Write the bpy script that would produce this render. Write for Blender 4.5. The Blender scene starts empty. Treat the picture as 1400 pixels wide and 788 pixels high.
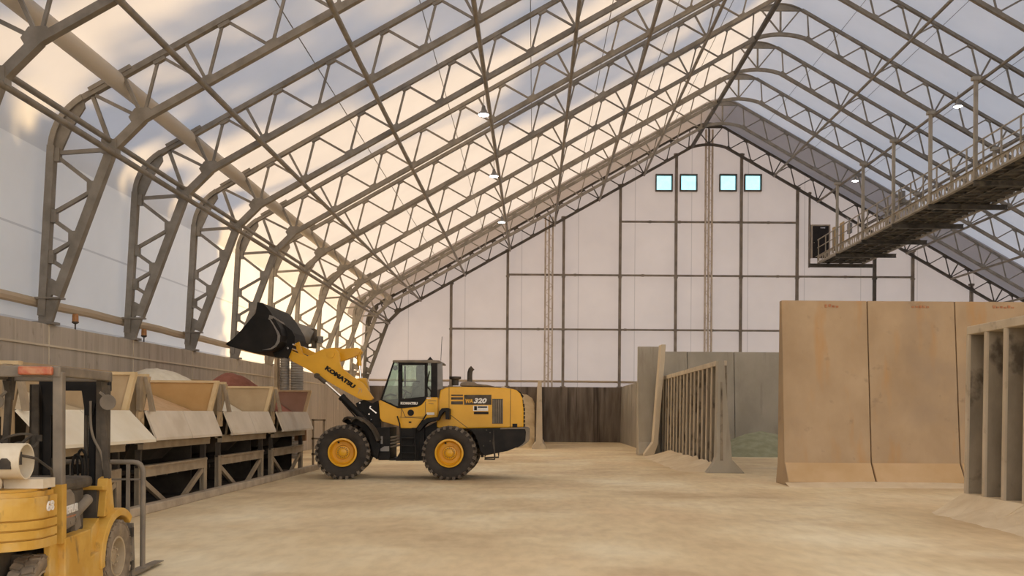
import bpy, bmesh, math, random
from mathutils import Vector, Matrix, noise

random.seed(7)
SC = bpy.context.scene
COL = SC.collection
PI = math.pi

# ------------------------------------------------------------------ camera constants (a 1400 x 788 frame)
F = 1300.0            # focal length in pixels
CU, CV = 730.0, 566.0 # where the lens axis meets the frame
EYE = 1.85            # eye height
ROLL = 0.007          # slight clockwise roll of the picture


def P(u, v, Y):
    """world point at distance Y seen at (u, v); used to read sizes off the photograph"""
    du, dv = u - CU, v - CV
    a = du + dv * ROLL
    b = dv - du * ROLL
    return Vector((a * Y / F, Y, EYE - b * Y / F))


def lin(r, g, b):
    f = lambda c: (c / 255.0 / 12.92) if c / 255.0 <= 0.04045 else ((c / 255.0 + 0.055) / 1.055) ** 2.4
    return (f(r), f(g), f(b), 1.0)


# ------------------------------------------------------------------ materials
def new_mat(name):
    m = bpy.data.materials.new(name)
    m.use_nodes = True
    nt = m.node_tree
    for n in list(nt.nodes):
        nt.nodes.remove(n)
    out = nt.nodes.new('ShaderNodeOutputMaterial')
    return m, nt, out


def noise_node(nt, scale, detail=4.0, stretch=(1, 1, 1), rough=0.55):
    geo = nt.nodes.new('ShaderNodeNewGeometry')
    mp = nt.nodes.new('ShaderNodeMapping')
    mp.inputs['Scale'].default_value = stretch
    nt.links.new(geo.outputs['Position'], mp.inputs['Vector'])
    nz = nt.nodes.new('ShaderNodeTexNoise')
    nz.inputs['Scale'].default_value = scale
    nz.inputs['Detail'].default_value = detail
    nz.inputs['Roughness'].default_value = rough
    nt.links.new(mp.outputs['Vector'], nz.inputs['Vector'])
    return nz


def ramp(nt, src, stops):
    r = nt.nodes.new('ShaderNodeValToRGB')
    els = r.color_ramp.elements
    els[0].position, els[0].color = stops[0]
    els[1].position, els[1].color = stops[-1]
    for p, c in stops[1:-1]:
        e = els.new(p)
        e.color = c
    nt.links.new(src, r.inputs['Fac'])
    return r


def mix(nt, fac, a, b, mode='MIX'):
    n = nt.nodes.new('ShaderNodeMix')
    n.data_type = 'RGBA'
    n.blend_type = mode
    for val, key in ((fac, 0), (a, 6), (b, 7)):
        if hasattr(val, 'links'):
            nt.links.new(val, n.inputs[key])
        else:
            n.inputs[key].default_value = val
    return n.outputs[2]


def surf(name, c1, c2, scale=4.0, rough=0.6, metal=0.0, stretch=(1, 1, 1), bump=0.0, lo=0.35, hi=0.65,
         coat=0.0, extra=None, spec=0.4):
    """a painted / mineral surface: two tones mixed by noise, optional second layer of marks"""
    m, nt, out = new_mat(name)
    b = nt.nodes.new('ShaderNodeBsdfPrincipled')
    nz = noise_node(nt, scale, 6.0, stretch)
    r = ramp(nt, nz.outputs['Fac'], [(lo, c1), (hi, c2)])
    col = r.outputs['Color']
    for ex in (extra or []):
        nz2 = noise_node(nt, ex['scale'], ex.get('detail', 5.0), ex.get('stretch', (1, 1, 1)))
        k = ramp(nt, nz2.outputs['Fac'], [(ex['lo'], (0, 0, 0, 1)), (ex['hi'], (1, 1, 1, 1))])
        k2 = nt.nodes.new('ShaderNodeMath')
        k2.operation = 'MULTIPLY'
        k2.inputs[1].default_value = ex.get('amount', 1.0)
        nt.links.new(k.outputs['Color'], k2.inputs[0])
        col = mix(nt, k2.outputs[0], col, ex['color'])
    nt.links.new(col, b.inputs['Base Color'])
    b.inputs['Roughness'].default_value = rough
    b.inputs['Metallic'].default_value = metal
    b.inputs['Specular IOR Level'].default_value = spec
    if coat:
        b.inputs['Coat Weight'].default_value = coat
    if bump:
        bp = nt.nodes.new('ShaderNodeBump')
        bp.inputs['Strength'].default_value = bump
        bp.inputs['Distance'].default_value = 0.02
        nz3 = noise_node(nt, scale * 6, 5.0, stretch)
        nt.links.new(nz3.outputs['Fac'], bp.inputs['Height'])
        nt.links.new(bp.outputs['Normal'], b.inputs['Normal'])
    nt.links.new(b.outputs['BSDF'], out.inputs['Surface'])
    return m


def fabric(name, trans, diff, fac, seam_axis=None, seam=3.1, seam_off=0.0):
    """architectural membrane: lets light through, scatters the rest; welded seams"""
    m, nt, out = new_mat(name)
    nz = noise_node(nt, 0.5, 4.0)
    va = ramp(nt, nz.outputs['Fac'], [(0.3, (0.93, 0.93, 0.93, 1)), (0.7, (1, 1, 1, 1))])
    t = nt.nodes.new('ShaderNodeBsdfTranslucent')
    d = nt.nodes.new('ShaderNodeBsdfDiffuse')
    tc = mix(nt, 1.0, va.outputs['Color'], trans, 'MULTIPLY')
    dc = mix(nt, 1.0, va.outputs['Color'], diff, 'MULTIPLY')
    if seam_axis is not None:
        geo = nt.nodes.new('ShaderNodeNewGeometry')
        sep = nt.nodes.new('ShaderNodeSeparateXYZ')
        nt.links.new(geo.outputs['Position'], sep.inputs[0])
        a1 = nt.nodes.new('ShaderNodeMath'); a1.operation = 'ADD'; a1.inputs[1].default_value = 100 * seam + seam_off
        nt.links.new(sep.outputs[seam_axis], a1.inputs[0])
        a2 = nt.nodes.new('ShaderNodeMath'); a2.operation = 'MODULO'; a2.inputs[1].default_value = seam
        nt.links.new(a1.outputs[0], a2.inputs[0])
        a3 = nt.nodes.new('ShaderNodeMath'); a3.operation = 'LESS_THAN'; a3.inputs[1].default_value = 0.05
        nt.links.new(a2.outputs[0], a3.inputs[0])
        a4 = nt.nodes.new('ShaderNodeMath'); a4.operation = 'MULTIPLY'; a4.inputs[1].default_value = 0.3
        nt.links.new(a3.outputs[0], a4.inputs[0])
        tc = mix(nt, a4.outputs[0], tc, (0.2, 0.18, 0.16, 1))
        dc = mix(nt, a4.outputs[0], dc, (0.2, 0.18, 0.16, 1))
    nt.links.new(tc, t.inputs['Color'])
    nt.links.new(dc, d.inputs['Color'])
    ms = nt.nodes.new('ShaderNodeMixShader')
    ms.inputs[0].default_value = fac
    nt.links.new(d.outputs[0], ms.inputs[1])
    nt.links.new(t.outputs[0], ms.inputs[2])
    nt.links.new(ms.outputs[0], out.inputs['Surface'])
    return m


def glass(name, col, gloss=0.12):
    m, nt, out = new_mat(name)
    t = nt.nodes.new('ShaderNodeBsdfTransparent')
    nz = noise_node(nt, 3.0)
    va = ramp(nt, nz.outputs['Fac'], [(0.3, tuple(c * 0.92 for c in col[:3]) + (1,)), (0.7, col)])
    nt.links.new(va.outputs['Color'], t.inputs['Color'])
    g = nt.nodes.new('ShaderNodeBsdfGlossy')
    g.inputs['Roughness'].default_value = 0.05
    ms = nt.nodes.new('ShaderNodeMixShader')
    ms.inputs[0].default_value = gloss
    nt.links.new(t.outputs[0], ms.inputs[1])
    nt.links.new(g.outputs[0], ms.inputs[2])
    nt.links.new(ms.outputs[0], out.inputs['Surface'])
    return m


def glow(name, col, power):
    m, nt, out = new_mat(name)
    e = nt.nodes.new('ShaderNodeEmission')
    nz = noise_node(nt, 20.0)
    va = ramp(nt, nz.outputs['Fac'], [(0.3, tuple(c * 0.95 for c in col[:3]) + (1,)), (0.7, col)])
    nt.links.new(va.outputs['Color'], e.inputs['Color'])
    e.inputs['Strength'].default_value = power
    nt.links.new(e.outputs[0], out.inputs['Surface'])
    return m


M = {}
M['steel'] = surf('galvanised_steel', (0.205, 0.182, 0.150, 1), (0.300, 0.270, 0.228, 1), 2.5, 0.5, 0.25)
M['steel_dark'] = surf('dark_steel', (0.085, 0.077, 0.067, 1), (0.15, 0.135, 0.115, 1), 2.0, 0.6, 0.3)
M['post'] = surf('end_wall_post_steel', (0.20, 0.17, 0.14, 1), (0.30, 0.26, 0.22, 1), 1.5, 0.6, 0.2)
M['post_pale'] = surf('pale_lattice_steel', (0.50, 0.42, 0.34, 1), (0.62, 0.54, 0.45, 1), 2.0, 0.6, 0.1)
M['cat'] = surf('walkway_steel', (0.36, 0.32, 0.255, 1), (0.46, 0.41, 0.33, 1), 2.0, 0.6, 0.15)
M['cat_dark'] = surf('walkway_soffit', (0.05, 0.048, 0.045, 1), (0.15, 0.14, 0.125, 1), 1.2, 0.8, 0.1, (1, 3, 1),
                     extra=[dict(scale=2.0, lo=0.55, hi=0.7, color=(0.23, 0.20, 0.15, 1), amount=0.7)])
M['fab_roof'] = fabric('roof_membrane', (0.93, 0.885, 0.83, 1), (0.75, 0.745, 0.74, 1), 0.285)
M['fab_wall'] = fabric('wall_membrane', (0.96, 0.93, 0.88, 1), (0.95, 0.92, 0.86, 1), 0.43, 2, 2.05, 0.2)
M['fab_end'] = fabric('end_wall_membrane', (0.98, 0.87, 0.80, 1), (0.72, 0.68, 0.645, 1), 0.26, 0, 3.75, 0.9)
M['fab_dark'] = fabric('lined_membrane', (0.42, 0.36, 0.32, 1), (0.40, 0.345, 0.31, 1), 0.25, 1, 40.0, 2.0)
M['fab_tan'] = fabric('tan_membrane', (0.72, 0.58, 0.42, 1), (0.70, 0.59, 0.44, 1), 0.30)
M['fab_fold'] = fabric('folded_membrane', (0.50, 0.42, 0.32, 1), (0.68, 0.62, 0.54, 1), 0.05)

M['conc_left'] = surf('grey_board_concrete', (0.43, 0.365, 0.285, 1), (0.55, 0.475, 0.385, 1), 1.2, 0.85, 0, (1, 3.2, 0.22), 0.25,
                      extra=[dict(scale=2.6, stretch=(1, 2, 1), lo=0.60, hi=0.72, color=(0.26, 0.20, 0.14, 1), amount=0.5),
                             dict(scale=1.0, stretch=(1, 6.0, 0.08), lo=0.58, hi=0.66, color=(0.62, 0.53, 0.41, 1), amount=0.5)])
M['conc_back'] = surf('brown_stained_concrete', (0.125, 0.098, 0.075, 1), (0.235, 0.192, 0.152, 1), 1.3, 0.85, 0, (2.4, 1, 0.35), 0.25,
                      extra=[dict(scale=1.0, stretch=(3.2, 1, 0.12), lo=0.56, hi=0.66, color=(0.045, 0.035, 0.028, 1), amount=0.75)])
M['conc_beige'] = surf('beige_precast_concrete', (0.37, 0.262, 0.155, 1), (0.47, 0.345, 0.215, 1), 0.7, 0.85, 0, (1, 1, 0.7), 0.15,
                       extra=[dict(scale=0.9, stretch=(1.8, 1, 0.35), lo=0.55, hi=0.72, color=(0.47, 0.26, 0.095, 1), amount=0.85),
                              dict(scale=0.45, lo=0.50, hi=0.68, color=(0.30, 0.23, 0.165, 1), amount=0.55),
                              dict(scale=3.0, lo=0.63, hi=0.75, color=(0.22, 0.16, 0.105, 1), amount=0.5)])
M['conc_grey'] = surf('grey_precast_concrete', (0.37, 0.337, 0.270, 1), (0.47, 0.43, 0.352, 1), 0.8, 0.85, 0, (1, 1, 0.6), 0.15,
                      extra=[dict(scale=1.2, stretch=(2.5, 1, 0.3), lo=0.58, hi=0.7, color=(0.28, 0.245, 0.195, 1), amount=0.6)])
M['conc_rib'] = surf('ribbed_wall_concrete', (0.50, 0.42, 0.305, 1), (0.62, 0.53, 0.40, 1), 1.5, 0.85, 0, (1, 1, 0.5), 0.15,
                     extra=[dict(scale=3.0, lo=0.58, hi=0.68, color=(0.27, 0.215, 0.15, 1), amount=0.5)])
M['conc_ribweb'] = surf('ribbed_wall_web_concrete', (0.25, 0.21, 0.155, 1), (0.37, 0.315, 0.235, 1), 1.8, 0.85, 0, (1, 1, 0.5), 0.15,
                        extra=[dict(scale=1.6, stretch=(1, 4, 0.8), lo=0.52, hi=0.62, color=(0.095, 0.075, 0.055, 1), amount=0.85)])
M['conc_pale'] = surf('pale_precast_concrete', (0.60, 0.51, 0.375, 1), (0.70, 0.61, 0.46, 1), 1.5, 0.85, 0, (1, 1, 0.5), 0.1)
M['conc_foot'] = surf('orange_dusted_concrete', (0.52, 0.345, 0.17, 1), (0.60, 0.42, 0.24, 1), 0.9, 0.85, 0, (1, 1, 1), 0.1)
M['curb'] = surf('kerb_concrete', (0.40, 0.325, 0.235, 1), (0.54, 0.45, 0.33, 1), 2.5, 0.9, 0, (1, 1, 1), 0.3)

def floor_mat():
    m, nt, out = new_mat('dusty_floor')
    b = nt.nodes.new('ShaderNodeBsdfPrincipled')
    b.inputs['Roughness'].default_value = 0.75
    b.inputs['Specular IOR Level'].default_value = 0.3
    a = noise_node(nt, 0.55, 5.0, (0.55, 0.40, 1))
    r = ramp(nt, a.outputs['Fac'], [(0.30, (0.65, 0.485, 0.28, 1)), (0.5, (0.79, 0.64, 0.395, 1)), (0.66, (0.91, 0.80, 0.56, 1))])
    t = noise_node(nt, 0.42, 5.0, (0.5, 0.62, 1), 0.6)
    tr = ramp(nt, t.outputs['Fac'], [(0.52, (0, 0, 0, 1)), (0.70, (0.6, 0.6, 0.6, 1))])
    c = mix(nt, tr.outputs['Color'], r.outputs['Color'], (0.47, 0.31, 0.165, 1))
    p = noise_node(nt, 0.16, 3.0, (1, 1, 1))
    pr = ramp(nt, p.outputs['Fac'], [(0.50, (0, 0, 0, 1)), (0.72, (0.7, 0.7, 0.7, 1))])
    c = mix(nt, pr.outputs['Color'], c, (0.88, 0.68, 0.42, 1))
    g = noise_node(nt, 5.0, 5.0, (1, 0.35, 1))
    gr = ramp(nt, g.outputs['Fac'], [(0.35, (0.90, 0.89, 0.87, 1)), (0.6, (1, 1, 1, 1))])
    c = mix(nt, 1.0, c, gr.outputs['Color'], 'MULTIPLY')
    nt.links.new(c, b.inputs['Base Color'])
    bp = nt.nodes.new('ShaderNodeBump')
    bp.inputs['Strength'].default_value = 0.22
    bp.inputs['Distance'].default_value = 0.03
    h = noise_node(nt, 3.0, 6.0, (1.0, 0.4, 1))
    nt.links.new(h.outputs['Fac'], bp.inputs['Height'])
    nt.links.new(bp.outputs['Normal'], b.inputs['Normal'])
    nt.links.new(b.outputs['BSDF'], out.inputs['Surface'])
    return m

M['floor'] = floor_mat()
M['drift'] = surf('drifted_grit', (0.68, 0.54, 0.35, 1), (0.80, 0.67, 0.47, 1), 1.5, 0.9, 0, (1, 1, 1), 0.5)
M['yellow'] = surf('loader_yellow_paint', (0.72, 0.365, 0.010, 1), (0.82, 0.43, 0.016, 1), 1.5, 0.38, 0, coat=0.2)
M['cat_yellow'] = surf('worn_forklift_yellow', (0.55, 0.300, 0.040, 1), (0.67, 0.405, 0.080, 1), 3.0, 0.6, 0,
                       extra=[dict(scale=4.0, lo=0.50, hi=0.75, color=(0.64, 0.47, 0.23, 1), amount=0.55),
                              dict(scale=5.0, stretch=(1, 1, 0.5), lo=0.62, hi=0.70, color=(0.16, 0.10, 0.04, 1), amount=0.7)])
M['black'] = surf('black_paint', (0.010, 0.009, 0.008, 1), (0.021, 0.018, 0.015, 1), 3.0, 0.55, spec=0.2)
M['bucket'] = surf('black_bucket_steel', (0.010, 0.009, 0.008, 1), (0.022, 0.019, 0.016, 1), 2.0, 0.6, spec=0.18)
M['bucket_rim'] = surf('worn_bucket_edge', (0.17, 0.155, 0.135, 1), (0.28, 0.25, 0.22, 1), 4.0, 0.5, 0.4)
M['rubber'] = surf('tyre_rubber', (0.038, 0.033, 0.028, 1), (0.062, 0.052, 0.043, 1), 3.0, 0.9, spec=0.2)
M['rubber_dust'] = surf('dusty_tyre_tread', (0.10, 0.08, 0.06, 1), (0.20, 0.165, 0.125, 1), 4.0, 0.9)
M['rubber_fork'] = surf('dusty_forklift_tyre', (0.15, 0.115, 0.078, 1), (0.30, 0.235, 0.16, 1), 5.0, 0.9)
M['rim_dust'] = surf('dusty_wheel_rim', (0.38, 0.29, 0.18, 1), (0.50, 0.40, 0.26, 1), 5.0, 0.8)
M['dustgrey'] = surf('dusty_grey_paint', (0.17, 0.14, 0.105, 1), (0.27, 0.225, 0.165, 1), 3.0, 0.75)
M['dustdark'] = surf('dusty_dark_paint', (0.045, 0.036, 0.026, 1), (0.11, 0.088, 0.062, 1), 4.0, 0.75)
M['chrome'] = surf('chrome_rod', (0.7, 0.68, 0.64, 1), (0.8, 0.78, 0.74, 1), 3.0, 0.15, 1.0)
M['grey_metal'] = surf('grey_sheet_metal', (0.20, 0.19, 0.175, 1), (0.30, 0.285, 0.265, 1), 2.0, 0.55, 0.2)
M['seat'] = surf('seat_vinyl', (0.09, 0.08, 0.07, 1), (0.16, 0.145, 0.125, 1), 4.0, 0.7)
M['white'] = surf('white_lettering', (0.78, 0.74, 0.66, 1), (0.88, 0.84, 0.77, 1), 8.0, 0.6)
M['tank'] = surf('cream_tank_paint', (0.66, 0.56, 0.40, 1), (0.80, 0.72, 0.56, 1), 4.0, 0.55)
M['amber'] = surf('amber_lens', (0.40, 0.17, 0.05, 1), (0.52, 0.25, 0.09, 1), 8.0, 0.3)
M['red_lens'] = surf('orange_red_lens', (0.42, 0.085, 0.04, 1), (0.50, 0.23, 0.11, 1), 14.0, 0.3)
M['bin_tan'] = surf('tan_bin_boards', (0.42, 0.30, 0.165, 1), (0.53, 0.39, 0.23, 1), 1.5, 0.7, 0, (1, 1, 1), 0.1)
M['bin_orange'] = surf('orange_stained_board', (0.46, 0.27, 0.095, 1), (0.55, 0.34, 0.14, 1), 1.5, 0.7)
M['bin_pink'] = surf('pink_stained_board', (0.40, 0.235, 0.155, 1), (0.47, 0.29, 0.20, 1), 1.5, 0.7)
M['bin_flap'] = surf('pale_bin_flap', (0.62, 0.535, 0.41, 1), (0.73, 0.64, 0.51, 1), 1.2, 0.65,
                     extra=[dict(scale=1.1, lo=0.52, hi=0.70, color=(0.50, 0.38, 0.25, 1), amount=0.5)])
M['bin_flap_cream'] = surf('cream_bin_flap', (0.74, 0.66, 0.50, 1), (0.83, 0.76, 0.60, 1), 1.2, 0.6)
M['bin_edge'] = surf('bin_edge_timber', (0.60, 0.44, 0.235, 1), (0.68, 0.52, 0.30, 1), 3.0, 0.7)
M['bin_frame'] = surf('bin_stand_steel', (0.28, 0.215, 0.14, 1), (0.40, 0.315, 0.21, 1), 2.5, 0.65)
M['bin_dark'] = surf('bin_hopper_steel_and_shade', (0.035, 0.027, 0.02, 1), (0.075, 0.06, 0.045, 1), 2.0, 0.8)
M['s_orange'] = surf('orange_grit', (0.58, 0.37, 0.19, 1), (0.66, 0.44, 0.24, 1), 6.0, 0.95, 0, (1, 1, 1), 0.4)
M['s_white'] = surf('white_grit', (0.74, 0.66, 0.50, 1), (0.82, 0.74, 0.58, 1), 6.0, 0.95, 0, (1, 1, 1), 0.4)
M['s_red'] = surf('red_grit', (0.36, 0.135, 0.085, 1), (0.45, 0.18, 0.12, 1), 6.0, 0.95, 0, (1, 1, 1), 0.4)
M['s_cream'] = surf('cream_grit', (0.56, 0.45, 0.28, 1), (0.67, 0.55, 0.36, 1), 2.0, 0.95, 0, (1, 1, 1), 0.4)
M['s_green'] = surf('green_grit', (0.28, 0.29, 0.18, 1), (0.36, 0.365, 0.245, 1), 3.0, 0.95, 0, (1, 1, 1), 0.4)
M['rust'] = surf('rusty_box', (0.25, 0.13, 0.06, 1), (0.35, 0.19, 0.09, 1), 6.0, 0.8)
M['door'] = surf('dark_door_paint', (0.020, 0.015, 0.014, 1), (0.032, 0.025, 0.023, 1), 3.0, 0.5)
M['stencil'] = surf('faded_red_stencil', (0.40, 0.15, 0.07, 1), (0.45, 0.24, 0.13, 1), 20.0, 0.9)
M['glass'] = glass('cab_glass', (0.80, 0.87, 0.80, 1), 0.05)
M['pane'] = glass('window_pane', (0.62, 0.93, 1.0, 1), 0.03)
M['lamp'] = glow('lamp_glow', (1.0, 0.98, 0.92, 1), 22.0)
M['leaf'] = surf('tree_leaves', (0.20, 0.23, 0.15, 1), (0.30, 0.33, 0.22, 1), 3.0, 0.8)
M['bark'] = surf('tree_bark', (0.10, 0.075, 0.05, 1), (0.16, 0.12, 0.085, 1), 5.0, 0.9, 0, (1, 1, 0.3), 0.4)
M['bin_shade'] = surf('shaded_floor_under_bins', (0.045, 0.035, 0.026, 1), (0.09, 0.07, 0.05, 1), 2.0, 0.95, 0, (1, 1, 1), 0.4)  # floor tone with the shade under the bins put into the colour
M['ground'] = surf('yard_gravel', (0.52, 0.46, 0.38, 1), (0.62, 0.55, 0.46, 1), 0.8, 0.95)


# ------------------------------------------------------------------ mesh builder
class MB:
    def __init__(self):
        self.bm = bmesh.new()

    def _add(self, verts, faces):
        vs = [self.bm.verts.new(v) for v in verts]
        for f in faces:
            try:
                self.bm.faces.new([vs[i] for i in f])
            except ValueError:
                pass
        return vs

    def box(self, c, s, rot=None):
        c = Vector(c)
        hx, hy, hz = s[0] / 2, s[1] / 2, s[2] / 2
        vs = [Vector((x, y, z)) for x in (-hx, hx) for y in (-hy, hy) for z in (-hz, hz)]
        if rot is not None:
            vs = [rot @ v for v in vs]
        vs = [v + c for v in vs]
        self._add(vs, [(0, 1, 3, 2), (4, 6, 7, 5), (0, 4, 5, 1), (2, 3, 7, 6), (0, 2, 6, 4), (1, 5, 7, 3)])
        return self

    def span(self, a, b):
        a, b = Vector(a), Vector(b)
        return self.box((a + b) / 2, [abs(b[i] - a[i]) for i in range(3)])

    def bar(self, p, q, w, h=None, up=(0, 1, 0)):
        """rectangular bar from p to q: h across 'up', w across the third direction"""
        h = h or w
        p, q = Vector(p), Vector(q)
        d = (q - p)
        L = d.length
        if L < 1e-6:
            return self
        d.normalize()
        up = Vector(up)
        if abs(d.dot(up)) > 0.98:
            up = Vector((1, 0, 0)) if abs(d.x) < 0.9 else Vector((0, 0, 1))
        side = d.cross(up).normalized()
        up2 = side.cross(d).normalized()
        R = Matrix((side, d, up2)).transposed()
        return self.box((p + q) / 2, (w, L, h), R)

    def tube(self, p, q, r, n=10, r2=None, cap=True):
        p, q = Vector(p), Vector(q)
        r2 = r if r2 is None else r2
        d = (q - p).normalized()
        a = d.orthogonal().normalized()
        b = d.cross(a)
        vs = []
        for c, rr in ((p, r), (q, r2)):
            for i in range(n):
                t = 2 * PI * i / n
                vs.append(c + a * (rr * math.cos(t)) + b * (rr * math.sin(t)))
        fs = [(i, (i + 1) % n, n + (i + 1) % n, n + i) for i in range(n)]
        if cap:
            fs += [tuple(range(n - 1, -1, -1)), tuple(range(n, 2 * n))]
        self._add(vs, fs)
        return self

    def path(self, pts, r, n=8):
        pts = [Vector(p) for p in pts]
        rings = []
        a = None
        for i, p in enumerate(pts):
            d = (pts[min(i + 1, len(pts) - 1)] - pts[max(i - 1, 0)]).normalized()
            if a is None:
                a = d.orthogonal().normalized()
            a = (a - d * a.dot(d)).normalized()
            b = d.cross(a)
            rings.append([p + a * (r * math.cos(2 * PI * k / n)) + b * (r * math.sin(2 * PI * k / n)) for k in range(n)])
        vs = [v for rg in rings for v in rg]
        fs = []
        for i in range(len(pts) - 1):
            for k in range(n):
                fs.append((i * n + k, i * n + (k + 1) % n, (i + 1) * n + (k + 1) % n, (i + 1) * n + k))
        fs.append(tuple(range(n - 1, -1, -1)))
        fs.append(tuple(range((len(pts) - 1) * n, len(pts) * n)))
        self._add(vs, fs)
        return self

    def prism(self, pts, ext):
        """a polygon (3-D points) swept along ext"""
        ext = Vector(ext)
        pts = [Vector(p) for p in pts]
        n = len(pts)
        vs = pts + [p + ext for p in pts]
        fs = [tuple(range(n)), tuple(range(2 * n - 1, n - 1, -1))]
        fs += [(i, n + i, n + (i + 1) % n, (i + 1) % n) for i in range(n)]
        self._add(vs, fs)
        return self

    def lathe(self, prof, c, axis, n=32, closed=False, caps=True):
        """prof: (radius, along-axis) pairs"""
        c, ax = Vector(c), Vector(axis).normalized()
        a = ax.orthogonal().normalized()
        b = ax.cross(a)
        vs, fs = [], []
        m = len(prof)
        for i in range(n):
            t = 2 * PI * i / n
            dr = a * math.cos(t) + b * math.sin(t)
            for r, h in prof:
                vs.append(c + dr * r + ax * h)
        for i in range(n):
            j = (i + 1) % n
            for k in range(m - 1 if not closed else m):
                k2 = (k + 1) % m
                fs.append((i * m + k, j * m + k, j * m + k2, i * m + k2))
        self._add(vs, fs)
        if not closed and caps:
            for k in (0, m - 1):
                if prof[k][0] > 1e-4:
                    ring = [self.bm.verts.new(vs[i * m + k]) for i in range(n)]
                    self.bm.faces.new(ring)
        return self

    def ball(self, c, r, n=12, sq=(1, 1, 1)):
        prof = [(r * math.sin(PI * i / n), -r * math.cos(PI * i / n)) for i in range(n + 1)]
        k = len(self.bm.verts)
        self.lathe(prof, (0, 0, 0), (0, 0, 1), 2 * n)
        self.bm.verts.ensure_lookup_table()
        for v in self.bm.verts[k:]:
            v.co = Vector((v.co.x * sq[0], v.co.y * sq[1], v.co.z * sq[2])) + Vector(c)
        return self

    def build(self, name, mat, parent=None, bevel=0.0, smooth=False, keep_world=True):
        bm = self.bm
        bmesh.ops.remove_doubles(bm, verts=bm.verts, dist=1e-5)
        bmesh.ops.recalc_face_normals(bm, faces=bm.faces)
        me = bpy.data.meshes.new(name)
        bm.to_mesh(me)
        bm.free()
        if smooth:
            for p in me.polygons:
                p.use_smooth = True
            try:
                me.set_sharp_from_angle(angle=math.radians(38))
            except Exception:
                pass
        me.materials.append(M[mat] if isinstance(mat, str) else mat)
        o = bpy.data.objects.new(name, me)
        COL.objects.link(o)
        if parent is not None:
            attach(o, parent, keep_world)
        if bevel:
            md = o.modifiers.new('edge', 'BEVEL')
            md.width = bevel
            md.segments = 2
            md.limit_method = 'ANGLE'
            md.angle_limit = math.radians(40)
        return o


def root_loc(o):
    v = Vector((0, 0, 0))
    while o is not None:
        v += o.location
        o = o.parent
    return v


def attach(o, parent, keep_world=True):
    o.parent = parent
    if keep_world and o.type != 'EMPTY':
        # the mesh was built in world coordinates: shift it back by the root's position (roots carry no rotation then)
        r = parent
        while r.parent is not None:
            r = r.parent
        if parent.parent is None:
            o.matrix_parent_inverse = Matrix.Translation(-r.location)
    return o


def tag(o, label, cat, group=None, kind=None):
    o['label'] = label
    o['category'] = cat
    if group:
        o['group'] = group
    if kind:
        o['kind'] = kind
    return o


def thing(name, label, cat, loc=(0, 0, 0), group=None, rz=0.0):
    o = bpy.data.objects.new(name, None)
    o.empty_display_size = 0.3
    o.location = loc
    o.rotation_euler = (0, 0, rz)
    COL.objects.link(o)
    return tag(o, label, cat, group)


def structure(o, label=None):
    o['kind'] = 'structure'
    if label:
        o['label'] = label
    return o


def copy_tree(o, parent=None):
    c = o.copy()
    COL.objects.link(c)
    if parent is not None:
        c.parent = parent
    for ch in list(o.children):
        copy_tree(ch, c)
    return c


def text_mesh(body, height, width=None, bold=0.02, shear=0.0, depth=0.006):
    """lettering as a mesh in the local XY plane, left-bottom at the origin"""
    cu = bpy.data.curves.new('lettering', 'FONT')
    cu.body = body
    cu.size = 1.0
    cu.offset = bold
    cu.shear = shear
    cu.extrude = 0.5
    cu.resolution_u = 3
    ob = bpy.data.objects.new('lettering_source', cu)
    COL.objects.link(ob)
    dg = bpy.context.evaluated_depsgraph_get()
    me = bpy.data.meshes.new_from_object(ob.evaluated_get(dg))
    COL.objects.unlink(ob)
    bpy.data.objects.remove(ob)
    xs = [v.co.x for v in me.vertices]
    ys = [v.co.y for v in me.vertices]
    x0, x1, y0, y1 = min(xs), max(xs), min(ys), max(ys)
    sy = height / (y1 - y0)
    sx = sy if width is None else width / (x1 - x0)
    for v in me.vertices:
        v.co = Vector(((v.co.x - x0) * sx, (v.co.y - y0) * sy, v.co.z * 2 * depth))
    return me


def lettering(name, body, origin, right, upv, height, width, mat, parent, bold=0.02, shear=0.0, keep_world=True, depth=0.006):
    me = text_mesh(body, height, width, bold, shear, depth)
    r = Vector(right).normalized()
    u = Vector(upv).normalized()
    n = r.cross(u).normalized()
    o0 = Vector(origin)
    for v in me.vertices:
        v.co = o0 + r * v.co.x + u * v.co.y + n * v.co.z
    me.materials.clear()
    me.materials.append(M[mat])
    o = bpy.data.objects.new(name, me)
    COL.objects.link(o)
    if parent is not None:
        attach(o, parent, keep_world)
    return o

# ================================================================== THE HALL
XR = 11.37                      # ridge line
SL = 0.571                      # roof slope
XB, ZB = -8.94, 8.50            # bend of the lower chord
DEP = 1.24                      # vertical distance between the chords
TY = [62.5 - 4.54 * k for k in range(11)]     # truss planes, from the end wall towards the camera
XL = -11.2                      # left wall face line


def zlow(x):
    x = x if x <= XR else 2 * XR - x
    return ZB + SL * (x - XB)


def zup(x):
    return zlow(x) + DEP


def mir(pts):
    return [Vector((2 * XR - p[0], p[1], p[2])) for p in pts]


def bez(a, b, c, n):
    a, b, c = Vector(a), Vector(b), Vector(c)
    return [a * (1 - t) ** 2 + b * (2 * t * (1 - t)) + c * t * t for t in [i / n for i in range(n + 1)]]


# ---- floor, yard outside
fl = MB()
fl.span((-13.0, -6.0, -0.3), (36.0, 66.0, 0.0))
structure(fl.build('floor', 'floor'), 'dusty tan concrete floor of the hall')
g = MB()
g.span((-140, -120, -0.7), (150, 170, -0.32))
structure(g.build('yard_ground', 'ground'), 'gravel yard around the hall')

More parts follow.
